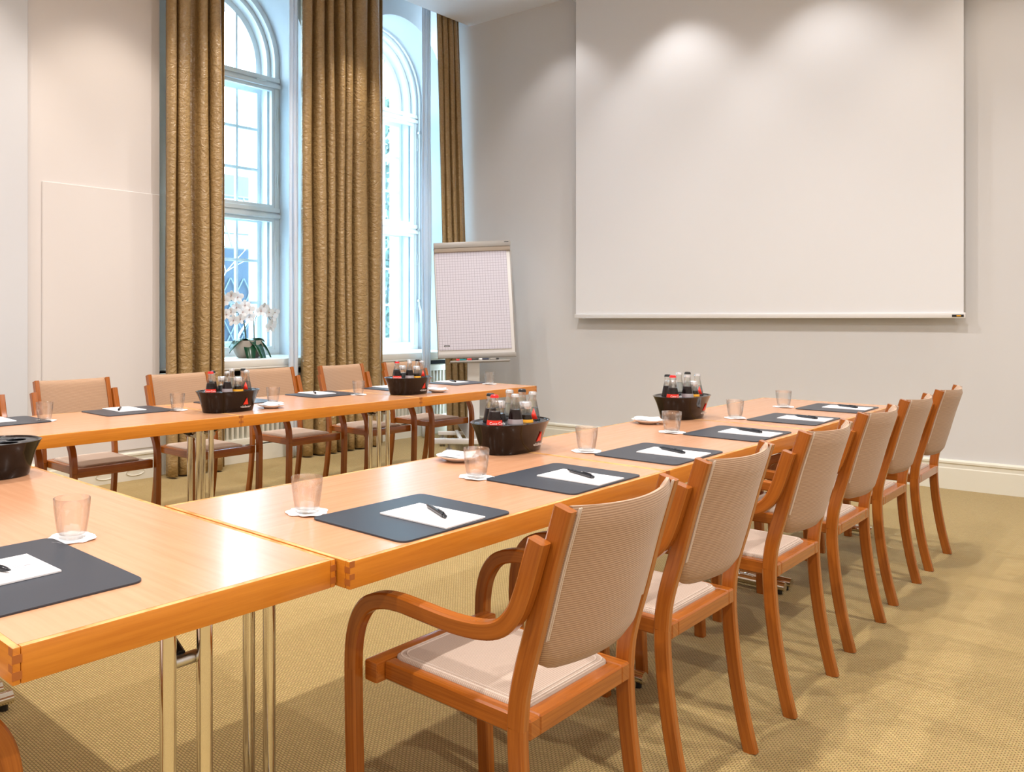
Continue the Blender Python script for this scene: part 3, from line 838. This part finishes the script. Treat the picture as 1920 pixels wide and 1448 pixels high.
glasses = [(-1.495, 1.318, 'right-hand row, left of the nearest desk pad', 'right'), (-1.478, 1.972, 'right-hand row, in front of the near tub', 'right'),
           (-1.498, 2.642, 'right-hand row, just beyond the near tub', 'right'), (-1.505, 3.340, 'right-hand row, in front of the far tub', 'right'),
           (-1.515, 4.040, 'right-hand row, just beyond the far tub', 'right'), (-1.528, 4.740, 'at the screen end of the right-hand row', 'right'),
           (-1.668, .800, 'on the foreground cross table, behind its desk pad', 'near'),
           (-3.680, 1.632, 'window side, leftmost one', 'left'), (-3.636, 2.316, 'window side, just left of the left drinks tub', 'left'),
           (-3.588, 2.910, 'window side, behind the plate by the left tub', 'left'), (-3.600, 3.600, 'window side, in front of the wide middle curtain', 'left'),
           (-3.66, 4.27, 'window side, half hidden by the right drinks tub', 'left'), (-3.535, 4.87, 'window side, nearest the flipchart', 'left')]
for x, y, d, side in glasses:
    g = {'right': ' in the right-hand row', 'left': ' in the window-side row', 'near': ' on the cross table'}[side]
    a = random.uniform(0, 1.5)
    place(CO0, used, (x, y, T+.0002), P2*.5+random.uniform(-.4, .4), 'white coaster under the tumbler ' + d, 'paper coasters'+g)
    place(GL0, used, (x, y, T+.0016), a, 'empty clear tumbler ' + d, 'tumblers'+g)

# ------------------------------------------------------------------ plates with napkin
PL0 = thing('side_plate', '', 'plate')
bm = bmesh.new(); lathe(bm, [(0, 0), (.036, 0), (.040, .003), (.055, .009), (.070, .0165), (.0705, .018), (.069, .0183), (.054, .0115), (.038, .0055), (0, .005)], 48)
obj('dish', bm, M['porc'], PL0, ang=50)
NK0 = thing('folded_napkin', '', 'napkin')
bm = bmesh.new()
n = 8
grid = [[bm.verts.new(((-.055+.11*i/n), (-.055+.11*j/n), .0185+.004*math.sin(i*.9)*math.cos(j*.7)*.6 + (.004 if (i+j) > n else 0))) for i in range(n+1)] for j in range(n+1)]
for j in range(n):
    for i in range(n): bm.faces.new((grid[j][i], grid[j][i+1], grid[j+1][i+1], grid[j+1][i]))
ob = obj('cloth', bm, M['paper'], NK0); md = ob.modifiers.new('t', 'SOLIDIFY'); md.thickness = .0016; md.offset = 1
bm = bmesh.new(); box(bm, -.004, .016, -.036, -.033, .0236, .0240); box(bm, .0, .012, -.031, -.029, .0236, .0240)
obj('print', bm, M['black'], NK0)
for x, y, d in [(-1.700, 2.165, 'left of the near tub in the right-hand row'), (-1.715, 3.56, 'left of the far tub in the right-hand row'), (-3.395, 2.74, 'right of the left tub on the window-side row'), (-3.39, 4.11, 'right of the right tub on the window-side row')]:
    a = random.uniform(0, 1)
    place(PL0, used, (x, y, T+.0003), a, 'small white side plate ' + d, 'side plates beside the drinks tubs')
    place(NK0, used, (x, y, T+.0006), .5+a*.3, 'white folded napkin on the plate ' + d, 'napkins on the side plates')

# ------------------------------------------------------------------ drinks tubs
def text_mesh(s, size, thick=.0003):
    cu = bpy.data.curves.new('t', 'FONT'); cu.body = s; cu.size = size; cu.extrude = thick; cu.align_x = 'CENTER'; cu.align_y = 'CENTER'
    o = bpy.data.objects.new('t', cu); C.objects.link(o)
    dg = bpy.context.evaluated_depsgraph_get(); dg.update()
    me = bpy.data.meshes.new_from_object(o.evaluated_get(dg)); bpy.data.objects.remove(o)
    return me
def tub_r(a, A, B):
    """faceted oval plan radius"""
    e = 2.4; c, s = abs(math.cos(a)), abs(math.sin(a))
    return ((c/A)**e + (s/B)**e)**(-1/e)
TUB0 = thing('drinks_tub', '', 'drinks tub')
HT = .107
# long axis local y
def tub_pts(A, B, z, n=64): return [(tub_r(2*PI*k/n, B, A)*math.cos(2*PI*k/n), tub_r(2*PI*k/n, B, A)*math.sin(2*PI*k/n), z) for k in range(n)]
bm = bmesh.new(); rings = []
for A, B, z in ((.140, .074, 0), (.143, .076, .003), (.150, .084, .035), (.162, .095, .074), (.176, .106, .102), (.179, .109, .106), (.176, .106, HT), (.171, .101, .105), (.168, .098, .100)):
    rings.append([bm.verts.new(p) for p in tub_pts(A, B, z)])
for a_, b_ in zip(rings, rings[1:]):
    for i in range(64): bm.faces.new((a_[i], a_[(i+1) % 64], b_[(i+1) % 64], b_[i]))
bm.faces.new(rings[0][::-1])
obj('shell', bm, M['tub'], TUB0, ang=40)
# insert with round holes
BP = [(-.110, .004), (-.068, -.040), (-.006, -.045), (-.034, .040), (.052, -.038), (.033, .040), (.092, .034), (.112, -.022)]   # (along y, across x)
bm = bmesh.new(); tmp = bmesh.new(); es = []
for lp in [tub_pts(.1675, .0975, .103)] + [[(bx+.029*math.cos(2*PI*k/24), by+.029*math.sin(2*PI*k/24), .103) for k in range(24)] for by, bx in BP]:
    vs = [bm.verts.new(p) for p in lp]
    for i in range(len(vs)): es.append(bm.edges.new((vs[i], vs[(i+1) % len(vs)])))
bmesh.ops.triangle_fill(bm, use_beauty=True, use_dissolve=False, edges=es); tmp.free()
bmesh.ops.recalc_face_normals(bm, faces=bm.faces)
ob = obj('insert', bm, M['tubtop'], TUB0); md = ob.modifiers.new('t', 'SOLIDIFY'); md.thickness = .004; md.offset = -1
# logo on the +x side
bm = bmesh.new()
def tub_x(z, y):
    f = (z/.106); A = .140+.039*f; B = .074+.035*f**1.05
    return B*(1-min(1, abs(y)/A)**2.4)**(1/2.4)
lg = [(-.017, .036), (.017, .036), (0, .070)]
vs = [bm.verts.new((tub_x(z, y+.05)+.0016, y+.05, z)) for y, z in lg]; v2 = [bm.verts.new((v.co.x-.004, v.co.y, v.co.z)) for v in vs]
bm.faces.new(vs); bm.faces.new(v2[::-1])
for i in range(3): bm.faces.new((vs[i], vs[(i+1) % 3], v2[(i+1) % 3], v2[i]))
bmesh.ops.recalc_face_normals(bm, faces=bm.faces)
o = obj('triangle_emblem', bm, M['red'], TUB0); tag(o, 'red triangle emblem')
me = text_mesh('vöslauer', .019); me.materials.append(M['whitep'])
o = bpy.data.objects.new('lettering', me); link(o, TUB0)
sl = math.atan2(.035*.04/.106*1.3, .04)
mtx = Matrix(((0, math.sin(sl), math.cos(sl)), (1, 0, 0), (0, math.cos(sl), -math.sin(sl)))).to_4x4()
o.rotation_euler = mtx.to_euler(); o.location = (tub_x(.025, .05)+.0022, .05, .025); tag(o, 'white lettering below the emblem')

# bottles ------------------------------------------------------------
def bottle_profile(h, r, nr):
    return [(0, 0), (r*.9, 0), (r, .006), (r, h*.42), (r*.97, h*.50), (r*.78, h*.66), (nr*1.25, h*.80), (nr, h*.88), (nr*1.12, h*.93), (nr*1.12, h*.955), (nr, h*.96), (nr, h*.985), (0, h*.985)]
def make_bottle(name, h, r, nr, fill, capm, labm, liqm, lab=(.30, .50), small=False, tri=False, word=None):
    t = thing(name, '', 'bottle')
    bp = bottle_profile(h, r, nr)
    if small: bp = [(0, 0), (r*.9, 0), (r, .006), (r, h*.55), (r*.8, h*.68), (nr*1.0, h*.78), (nr, h*.86), (0, h*.86)]
    bm = bmesh.new(); lathe(bm, bp, 28); obj('glass_body', bm, M['bottleglass'], t, ang=50)
    bm = bmesh.new(); zf = h*fill; lp = []
    for (ra, za), (rb, zb_) in zip(bp[1:], bp[2:]):
        if za <= zf: lp.append((ra*.93, max(.002, za)))
        if za <= zf < zb_:
            f = (zf-za)/(zb_-za); lp.append(((ra+(rb-ra)*f)*.93, zf)); break
    lathe(bm, [(0, .002)]+lp+[(0, zf)], 28); obj('drink', bm, liqm, t, ang=50)
    bm = bmesh.new()
    if small: lathe(bm, [(nr*1.22, h*.84), (nr*1.25, h*.86), (nr*1.25, h*.975), (nr*1.12, h), (0, h)], 24)
    else:
        n = 42; rings = []
        for rr2, z in ((1.16, .945), (1.16, .965), (1.06, .99), (.8, 1.0)):
            rings.append([bm.verts.new((nr*(rr2+(.07*(k % 2) if z < .96 else 0))*math.cos(2*PI*k/n), nr*(rr2+(.07*(k % 2) if z < .96 else 0))*math.sin(2*PI*k/n), h*z)) for k in range(n)])
        for a_, b_ in zip(rings, rings[1:]):
            for k in range(n): bm.faces.new((a_[k], a_[(k+1) % n], b_[(k+1) % n], b_[k]))
        bm.faces.new(rings[-1])
    obj('cap', bm, capm, t)
    if labm is not None:
        def rad(z):
            for (ra, za), (rb, zb_) in zip(bp, bp[1:]):
                if za <= z <= zb_ and zb_ > za: return ra+(rb-ra)*(z-za)/(zb_-za)
            return r
        bm = bmesh.new(); zs = [h*(lab[0]+(lab[1]-lab[0])*k/6) for k in range(7)]
        lathe(bm, [(rad(z)+.0006, z) for z in zs], 28); lo_ = obj('label', bm, labm, t, ang=60)
        if word:
            me = text_mesh(word, .013, .0002); me.materials.append(M['whitep']); wo = bpy.data.objects.new('lettering', me); link(wo, lo_)
            wo.rotation_euler = (P2, 0, P2); wo.location = (r+.0012, 0, h*(lab[1]-.05))
    if tri:
        bm = bmesh.new(); z0, z1 = h*.50, h*.70
        def rad2(z):
            for (ra, za), (rb, zb_) in zip(bp, bp[1:]):
                if za <= z <= zb_ and zb_ > za: return ra+(rb-ra)*(z-za)/(zb_-za)
            return r
        a0 = .5; p = []
        for (aa, z) in ((-a0, z0), (a0, z0), (0, z1)): p.append(((rad2(z)+.002)*math.cos(aa), (rad2(z)+.002)*math.sin(aa), z))
        p[2] = (rad2(z1)+.002, 0, z1); mid = (rad2(z0)+.003, 0, z0)
        v = [bm.verts.new(q) for q in (p[0], mid, p[1], p[2])]; bm.faces.new((v[0], v[1], v[3])); bm.faces.new((v[1], v[2], v[3]))
        o = obj('triangle_emblem', bm, M['red'], t); md = o.modifiers.new('t', 'SOLIDIFY'); md.thickness = .0006
    return t
B = {}
B['cola'] = make_bottle('soda_bottle', .195, .0275, .0125, .70, M['redcap'], M['red'], M['cola'], (.22, .55), word='Coca-Cola')
B['dark'] = make_bottle('soda_bottle', .195, .0275, .0125, .72, M['black'], M['red'], M['cola'], (.22, .45))
B['light'] = make_bottle('soda_bottle', .195, .0275, .0125, .72, M['silvercap'], M['greylabel'], M['cola'], (.22, .55))
B['small'] = make_bottle('juice_bottle', .155, .0275, .0170, .70, M['silvercap'], M['black'], M['juice'], (.50, .68), small=True)
B['orange'] = make_bottle('juice_bottle', .155, .0275, .0170, .70, M['silvercap'], M['orange'], M['juice'], (.25, .60), small=True)
B['tonic'] = make_bottle('soda_bottle', .200, .0275, .0125, .75, M['silvercap'], None, M['water'])
B['water'] = make_bottle('water_bottle', .195, .0275, .0125, .70, M['silvercap'], None, M['water'], tri=True)
B['wblack'] = make_bottle('water_bottle', .200, .0275, .0125, .75, M['black'], None, M['water'])
BD = {'cola': 'cola bottle with red cap and red label', 'dark': 'dark soda bottle with black cap', 'light': 'dark soda bottle with silver cap and silver label', 'small': 'short juice bottle with silver cap and black label',
      'orange': 'short juice bottle with silver cap and orange label', 'tonic': 'clear soda bottle with pale silver cap', 'water': 'clear water bottle with a red triangle', 'wblack': 'clear bottle with black cap'}
#              along y   across x
SLOT = dict(zip(('cola', 'dark', 'small', 'light', 'tonic', 'orange', 'water', 'wblack'), BP))
BP2 = [(v[0], v[1]) for v in SLOT.values()]
tubs = [(-1.703, 2.475, .04, 'near tub, right-hand row', 'near tub of the right-hand row'), (-1.705, 3.895, 0, 'far tub, right-hand row', 'far tub of the right-hand row'),
        (-3.435, 2.49, 0, 'left tub, window-side row', 'left tub of the window-side row, below the left curtain'), (-3.44, 3.885, 0, 'right tub, window-side row', 'right tub of the window-side row, below the right window'),
        (-2.485, .905, PI, 'tub cut by left picture edge', 'tub on the cross tables, cut by the left picture edge')]
import itertools
for (x, y, rz, d, tl) in tubs:
    place(TUB0, used, (x, y, T+.0003), rz, 'glossy black drinks tub: ' + tl, 'black drinks tubs on the tables')
    for k, (ay, ax) in SLOT.items():
        if 'cut by' in d and k in ('cola', 'dark'): continue
        wx = x + ax*math.cos(rz) - ay*math.sin(rz); wy = y + ax*math.sin(rz) + ay*math.cos(rz)
        rot = rz - .75 + random.uniform(-.15, .15)
        place(B[k], used, (wx, wy, T+.012 if not k in ('small', 'orange') else T+.020), rot, BD[k] + ', ' + d, 'bottles, ' + d)

# ------------------------------------------------------------------ orchid
PX, PY, PZ = -5.80, 4.425, SILL
pot = thing('potted_orchid', 'white orchid with dark leaves in a rounded concrete bowl on the window sill', 'plant', (PX, PY, PZ+.001))
bm = bmesh.new(); lathe(bm, [(0, 0), (.095, 0), (.115, .006), (.148, .06), (.153, .10), (.138, .152), (.128, .152), (.140, .10), (.10, .11), (0, .115)], 40, sx=.62, sy=1); obj('bowl', bm, M['pot'], pot, ang=50)
bm = bmesh.new(); lathe(bm, [(.126, .135), (0, .140)], 30, sx=.62, sy=1); obj('bark_mulch', bm, M['soil'], pot)
def leaf(bm, base, dirv, ln, wd, droop):
    n = 8; L_, R_, Mm = [], [], []
    d = Vector(dirv).normalized(); side = d.cross(Vector((0, 0, 1))).normalized()
    for k in range(n+1):
        t = k/n; p = Vector(base) + d*ln*t + Vector((0, 0, 1))*(ln*(.55*t - droop*t*t))
        w = wd*math.sin(PI*min(1, .08+t*.92))**.6*(1 if t < 1 else 0)
        L_.append(bm.verts.new(p+side*w+Vector((0, 0, .012)))); R_.append(bm.verts.new(p-side*w+Vector((0, 0, .012)))); Mm.append(bm.verts.new(p))
    for k in range(n):
        bm.faces.new((Mm[k], Mm[k+1], L_[k+1], L_[k])); bm.faces.new((R_[k], R_[k+1], Mm[k+1], Mm[k]))
for (dx, dy, ln, wd, dr) in ((.2, -1, .22, .048, 1.0), (.9, -.45, .18, .055, 1.9), (1, .25, .20, .055, 1.9), (.35, 1, .21, .045, 1.5), (.1, .8, .15, .034, .6), (-.4, -.8, .16, .034, .9), (.5, -.1, .13, .036, .9), (-.5, .5, .16, .034, .8)):
    bm = bmesh.new(); leaf(bm, (0, .02*dy, .14), (dx, dy, 0), ln, wd, dr)
    o = obj('leaf', bm, M['leaf'], pot, ang=60); md = o.modifiers.new('t', 'SOLIDIFY'); md.thickness = .003
stems = [[(0, -.03, .13), (.0, -.05, .30), (.01, -.09, .42), (.02, -.17, .50), (.03, -.26, .50)], [(0, -.02, .13), (.0, -.04, .28), (.01, -.08, .36), (.03, -.15, .40), (.04, -.22, .36)],
         [(0, .07, .13), (.0, .065, .28), (.01, .09, .38), (.03, .15, .41), (.05, .21, .33)], [(0, .06, .13), (0, .055, .42)]]
for st in stems:
    bm = bmesh.new(); tube(bm, smooth_path(st, 5), .0035, 6); obj('stem', bm, M['stem'], pot)
def flower(pos, face, s):
    face = Vector(face).normalized(); a, b = frame_axes(face)
    bm = bmesh.new()
    for k in range(5):
        an = 2*PI*k/5+PI/2; ln = s*(1.0 if k % 2 == 0 else 1.12); wd = s*(.36 if k in (0, 2, 3) else .52)
        c = bm.verts.new((0, 0, 0)); dd = a*math.cos(an)+b*math.sin(an); pp = a*-math.sin(an)+b*math.cos(an)
        prev = None; ring = []
        for j in range(9):
            th = PI*(j/8-.5)*1.9
            ring.append(bm.verts.new(dd*(ln*.52+ln*.5*math.cos(th)) + pp*wd*math.sin(th) + face*s*.16*math.cos(th)))
        for j in range(8): bm.faces.new((c, ring[j], ring[j+1]))
    bmesh.ops.translate(bm, verts=bm.verts, vec=Vector(pos))
    f = obj('flower', bm, M['petal'], pot, ang=80)
    bm = bmesh.new(); lathe(bm, [(0, -s*.12), (s*.16, 0), (0, s*.12)], 8, center=tuple(Vector(pos)+face*s*.14)); obj('lip', bm, M['lip'], f)
FL = [(.03, -.28, .50), (.04, -.22, .54), (.03, -.33, .46), (.03, -.14, .53), (.04, -.16, .44), (.04, -.22, .40), (.05, -.10, .40), (.04, -.07, .46), (.05, -.03, .42), (.04, -.27, .38), (.05, -.13, .34), (.04, -.36, .42), (.05, -.20, .33), (.04, -.02, .36),
      (.04, .14, .44), (.05, .19, .40), (.05, .23, .36), (.05, .10, .41), (.06, .22, .30), (.05, .26, .40), (.06, .20, .27)]
for x, y, z in FL: flower((x, y, z), (1, random.uniform(-.9, .1), random.uniform(-.3, .3)), random.uniform(.042, .052))

# ------------------------------------------------------------------ flipchart
fa = math.radians(46.2)
def cam2w(xc, zc): return (math.cos(fa)*xc - math.sin(fa)*zc, math.sin(fa)*xc + math.cos(fa)*zc)
fx, fy = cam2w((889-640)/1538*7.62, 7.62)
fc = thing('flipchart', 'mobile flipchart with squared paper standing in the corner by the curtain', 'flipchart', (fx, fy, 0), fa-math.radians(4))
# local: x right (seen from camera), y away from the camera, z up
lean = math.radians(9)
def brd(name, x0, x1, y0, y1, z0, z1, m, bev=.004, par=None):
    bm = bmesh.new(); box(bm, x0, x1, y0, y1, z0, z1, bev=bev, seg=2); o = obj(name, bm, m, par or fc); return o
board = brd('board', -.355, .355, 0, .022, -.53, .53, M['alu'], .008)
board.location = (0, .0, 1.375); board.rotation_euler = (-lean, -math.radians(2.0), 0)
def onboard(name, x0, x1, y0, y1, z0, z1, m, bev=.002): return brd(name, x0, x1, y0, y1, z0, z1, m, bev, board)
onboard('clamp_bar', -.35, .35, -.028, -.001, .452, .49, M['beigebar'])
onboard('top_rail', -.357, .357, -.034, .03, .49, .545, M['greyalu'], .006)
onboard('edge_frame', -.357, -.349, -.004, .026, -.53, .5, M['greyalu']); onboard('edge_frame', .349, .357, -.004, .026, -.53, .5, M['greyalu'])
onboard('bottom_rail', -.357, .357, -.012, .026, -.545, -.505, M['greyalu'], .006)
pp = onboard('paper_pad', -.343, .318, -.012, -.001, -.470, .455, M['grid'], .001)
lbp = brd('corner_print', -.295, -.245, -.0135, -.0122, -.440, -.424, M['black'], 0, pp)
brd('print_stroke', -.288, -.252, -.0142, -.0137, -.434, -.430, M['whitep'], 0, pp)
bd2 = brd('maker_print', .300, .340, -.0355, -.0345, .525, .532, M['black'], 0, board)
tray = brd('pen_tray', -.25, .29, -.075, -.0, -.592, -.575, M['greyalu'], .004, board)
for k, (x0, x1, m) in enumerate(((-.20, -.165, M['redcap']), (-.165, -.09, mat('teal_marker', (.0, .22, .25), .4)), (-.09, -.05, M['redcap']), (-.05, .02, M['black']), (.03, .06, M['whitep']), (.06, .13, mat('navy_marker', (.01, .015, .05), .4)), (.13, .20, M['steel']))):
    pass
def marker(x0, x1, xm, m1, m2, lab):
    t = thing('marker_pen', lab, 'marker pen', (0, 0, 0), 0, 'marker pens in the flipchart tray')
    R_ = (fc.matrix_basis @ board.matrix_basis)
    t.matrix_basis = fc.matrix_basis.copy() @ board.matrix_basis.copy()
    bm = bmesh.new(); tube(bm, [(x0, -.055, -.5655), (xm, -.055, -.5655)], .009, 12); obj('cap', bm, m1, t)
    bm = bmesh.new(); tube(bm, [(xm, -.055, -.5655), (x1, -.055, -.5655)], .008, 12); obj('barrel', bm, m2, t)
bpy.context.view_layer.update()
teal = bpy.data.materials['teal_marker']; navy = bpy.data.materials['navy_marker']
marker(-.195, -.105, -.165, M['redcap'], teal, 'marker pen with red cap and teal barrel, leftmost in the flipchart tray')
marker(-.095, .005, -.055, M['redcap'], M['black'], 'marker pen with red cap and black barrel, second in the flipchart tray')
marker(.015, .100, .040, M['whitep'], navy, 'marker pen with white cap and navy barrel in the flipchart tray')
marker(.110, .190, .165, M['greyalu'], M['black'], 'grey and black marker pen at the right end of the flipchart tray')
bm = bmesh.new(); box(bm, -.055, .055, .045, .085, .12, 1.70, bev=.006, seg=2); o = obj('column', bm, M['alu'], fc)
bm = bmesh.new(); box(bm, -.33, .33, .03, .08, .105, .14, bev=.006, seg=2)
obj('rear_bar', bm, M['alu'], fc)
bm = bmesh.new(); box(bm, -.40, .40, -.65, -.59, .125, .168, bev=.008, seg=2)
frb = obj('front_bar', bm, M['alu'], fc)
for s_ in (-1, 1):
    bm = bmesh.new(); box(bm, s_*.16-.015, s_*.16+.015, -.589, .029, .128, .155, bev=.004, seg=2); obj('base_arm', bm, M['alu'], fc)
bm = bmesh.new(); v_ = [bm.verts.new(p) for p in ((-.17, .02, .235), (.17, .02, .235), (.12, -.60, .171), (-.12, -.60, .171))]
v2_ = [bm.verts.new((v.co.x, v.co.y, v.co.z+.006)) for v in v_]
bm.faces.new(v_[::-1]); bm.faces.new(v2_)
for i in range(4): bm.faces.new((v_[i], v_[(i+1) % 4], v2_[(i+1) % 4], v2_[i]))
bmesh.ops.recalc_face_normals(bm, faces=bm.faces); obj('base_plate', bm, M['steel'], fc)
for sx2, yy, par in ((-.27, -.62, frb), (.27, -.62, frb), (-.29, .055, fc), (.29, .055, fc)):
    bm = bmesh.new(); tube(bm, [(sx2-.024, yy, .045), (sx2-.005, yy, .045)], .045, 20); tube(bm, [(sx2+.005, yy, .045), (sx2+.024, yy, .045)], .045, 20); tube(bm, [(sx2, yy, .05), (sx2, yy, .13)], .011, 10)
    obj('caster', bm, M['greyalu'], par)
# two floor sockets in the baseboard of the panelled wall
for y, lab in ((2.86, 'left small oval cover plate in the baseboard of the panelled wall'), (3.10, 'right small oval cover plate in the baseboard of the panelled wall')):
    bm = bmesh.new(); lathe(bm, [(0, 0), (.03, 0), (.034, -.003), (.034, -.006)], 24, sx=2.2, sy=.75); bmesh.ops.rotate(bm, verts=bm.verts, matrix=Matrix.Rotation(-PI/2, 3, 'X')); bmesh.ops.rotate(bm, verts=bm.verts, matrix=Matrix.Rotation(PI/2, 3, 'Z'))
    o = obj('cover_plate', bm, M['trim']); o.location = (WX+.0225, y, .06); tag(o, lab, 'cover plate', 'cover plates in the baseboard')

# ------------------------------------------------------------------ light
w = bpy.data.worlds.new('sky'); scn.world = w; w.use_nodes = True
bg = w.node_tree.nodes['Background']; bg.inputs['Color'].default_value = (.66, .86, 1.0, 1); bg.inputs['Strength'].default_value = 12.0
def spot(x, y, power, size=88, blend=.55, col=(1, .80, .60), z=CEIL-.02, rad=.045):
    l = bpy.data.lights.new('downlight_or_fill', 'SPOT'); l.energy = power; l.spot_size = math.radians(size); l.spot_blend = blend; l.color = col; l.shadow_soft_size = rad
    o = bpy.data.objects.new('downlight_or_fill', l); C.objects.link(o); o.location = (x, y, z)
for x, p in ((-4.05, 20), (-2.98, 42), (-1.90, 42), (-.83, 34), (.3, 44)): spot(x, 6.42, p, 88, .6, (1, .95, .93) if x < -1 else (1, .86, .74))
for y in (-1.0, .6, 1.75, 2.86, 4.0, 5.2): spot(-4.78, y, 62, 80, .5, (1, .86, .74))
for x in (-3.1, -1.0, 1.1):
    for y in (-1.4, 1.3, 4.0): spot(x, y, 190, 168, .9, (1, .935, .90), rad=.04)  # ceiling grid spread very wide as added ambient fill
# ------------------------------------------------------------------ camera
cd = bpy.data.cameras.new('camera'); cam = bpy.data.objects.new('camera', cd); C.objects.link(cam)
cam.location = (0, 0, H); cam.rotation_euler = (P2, 0, fa)
cd.sensor_width = 36; cd.lens = 1538/1920*36; cd.shift_x = 320/1920; cd.shift_y = -(724-598.7)/1920; cd.clip_start = .02; cd.clip_end = 200
scn.camera = cam
vs = scn.view_settings; vs.view_transform = 'Standard'; vs.look = 'None'; vs.gamma = 1; vs.exposure = .24
try: vs.use_curve_mapping = False
except Exception: pass
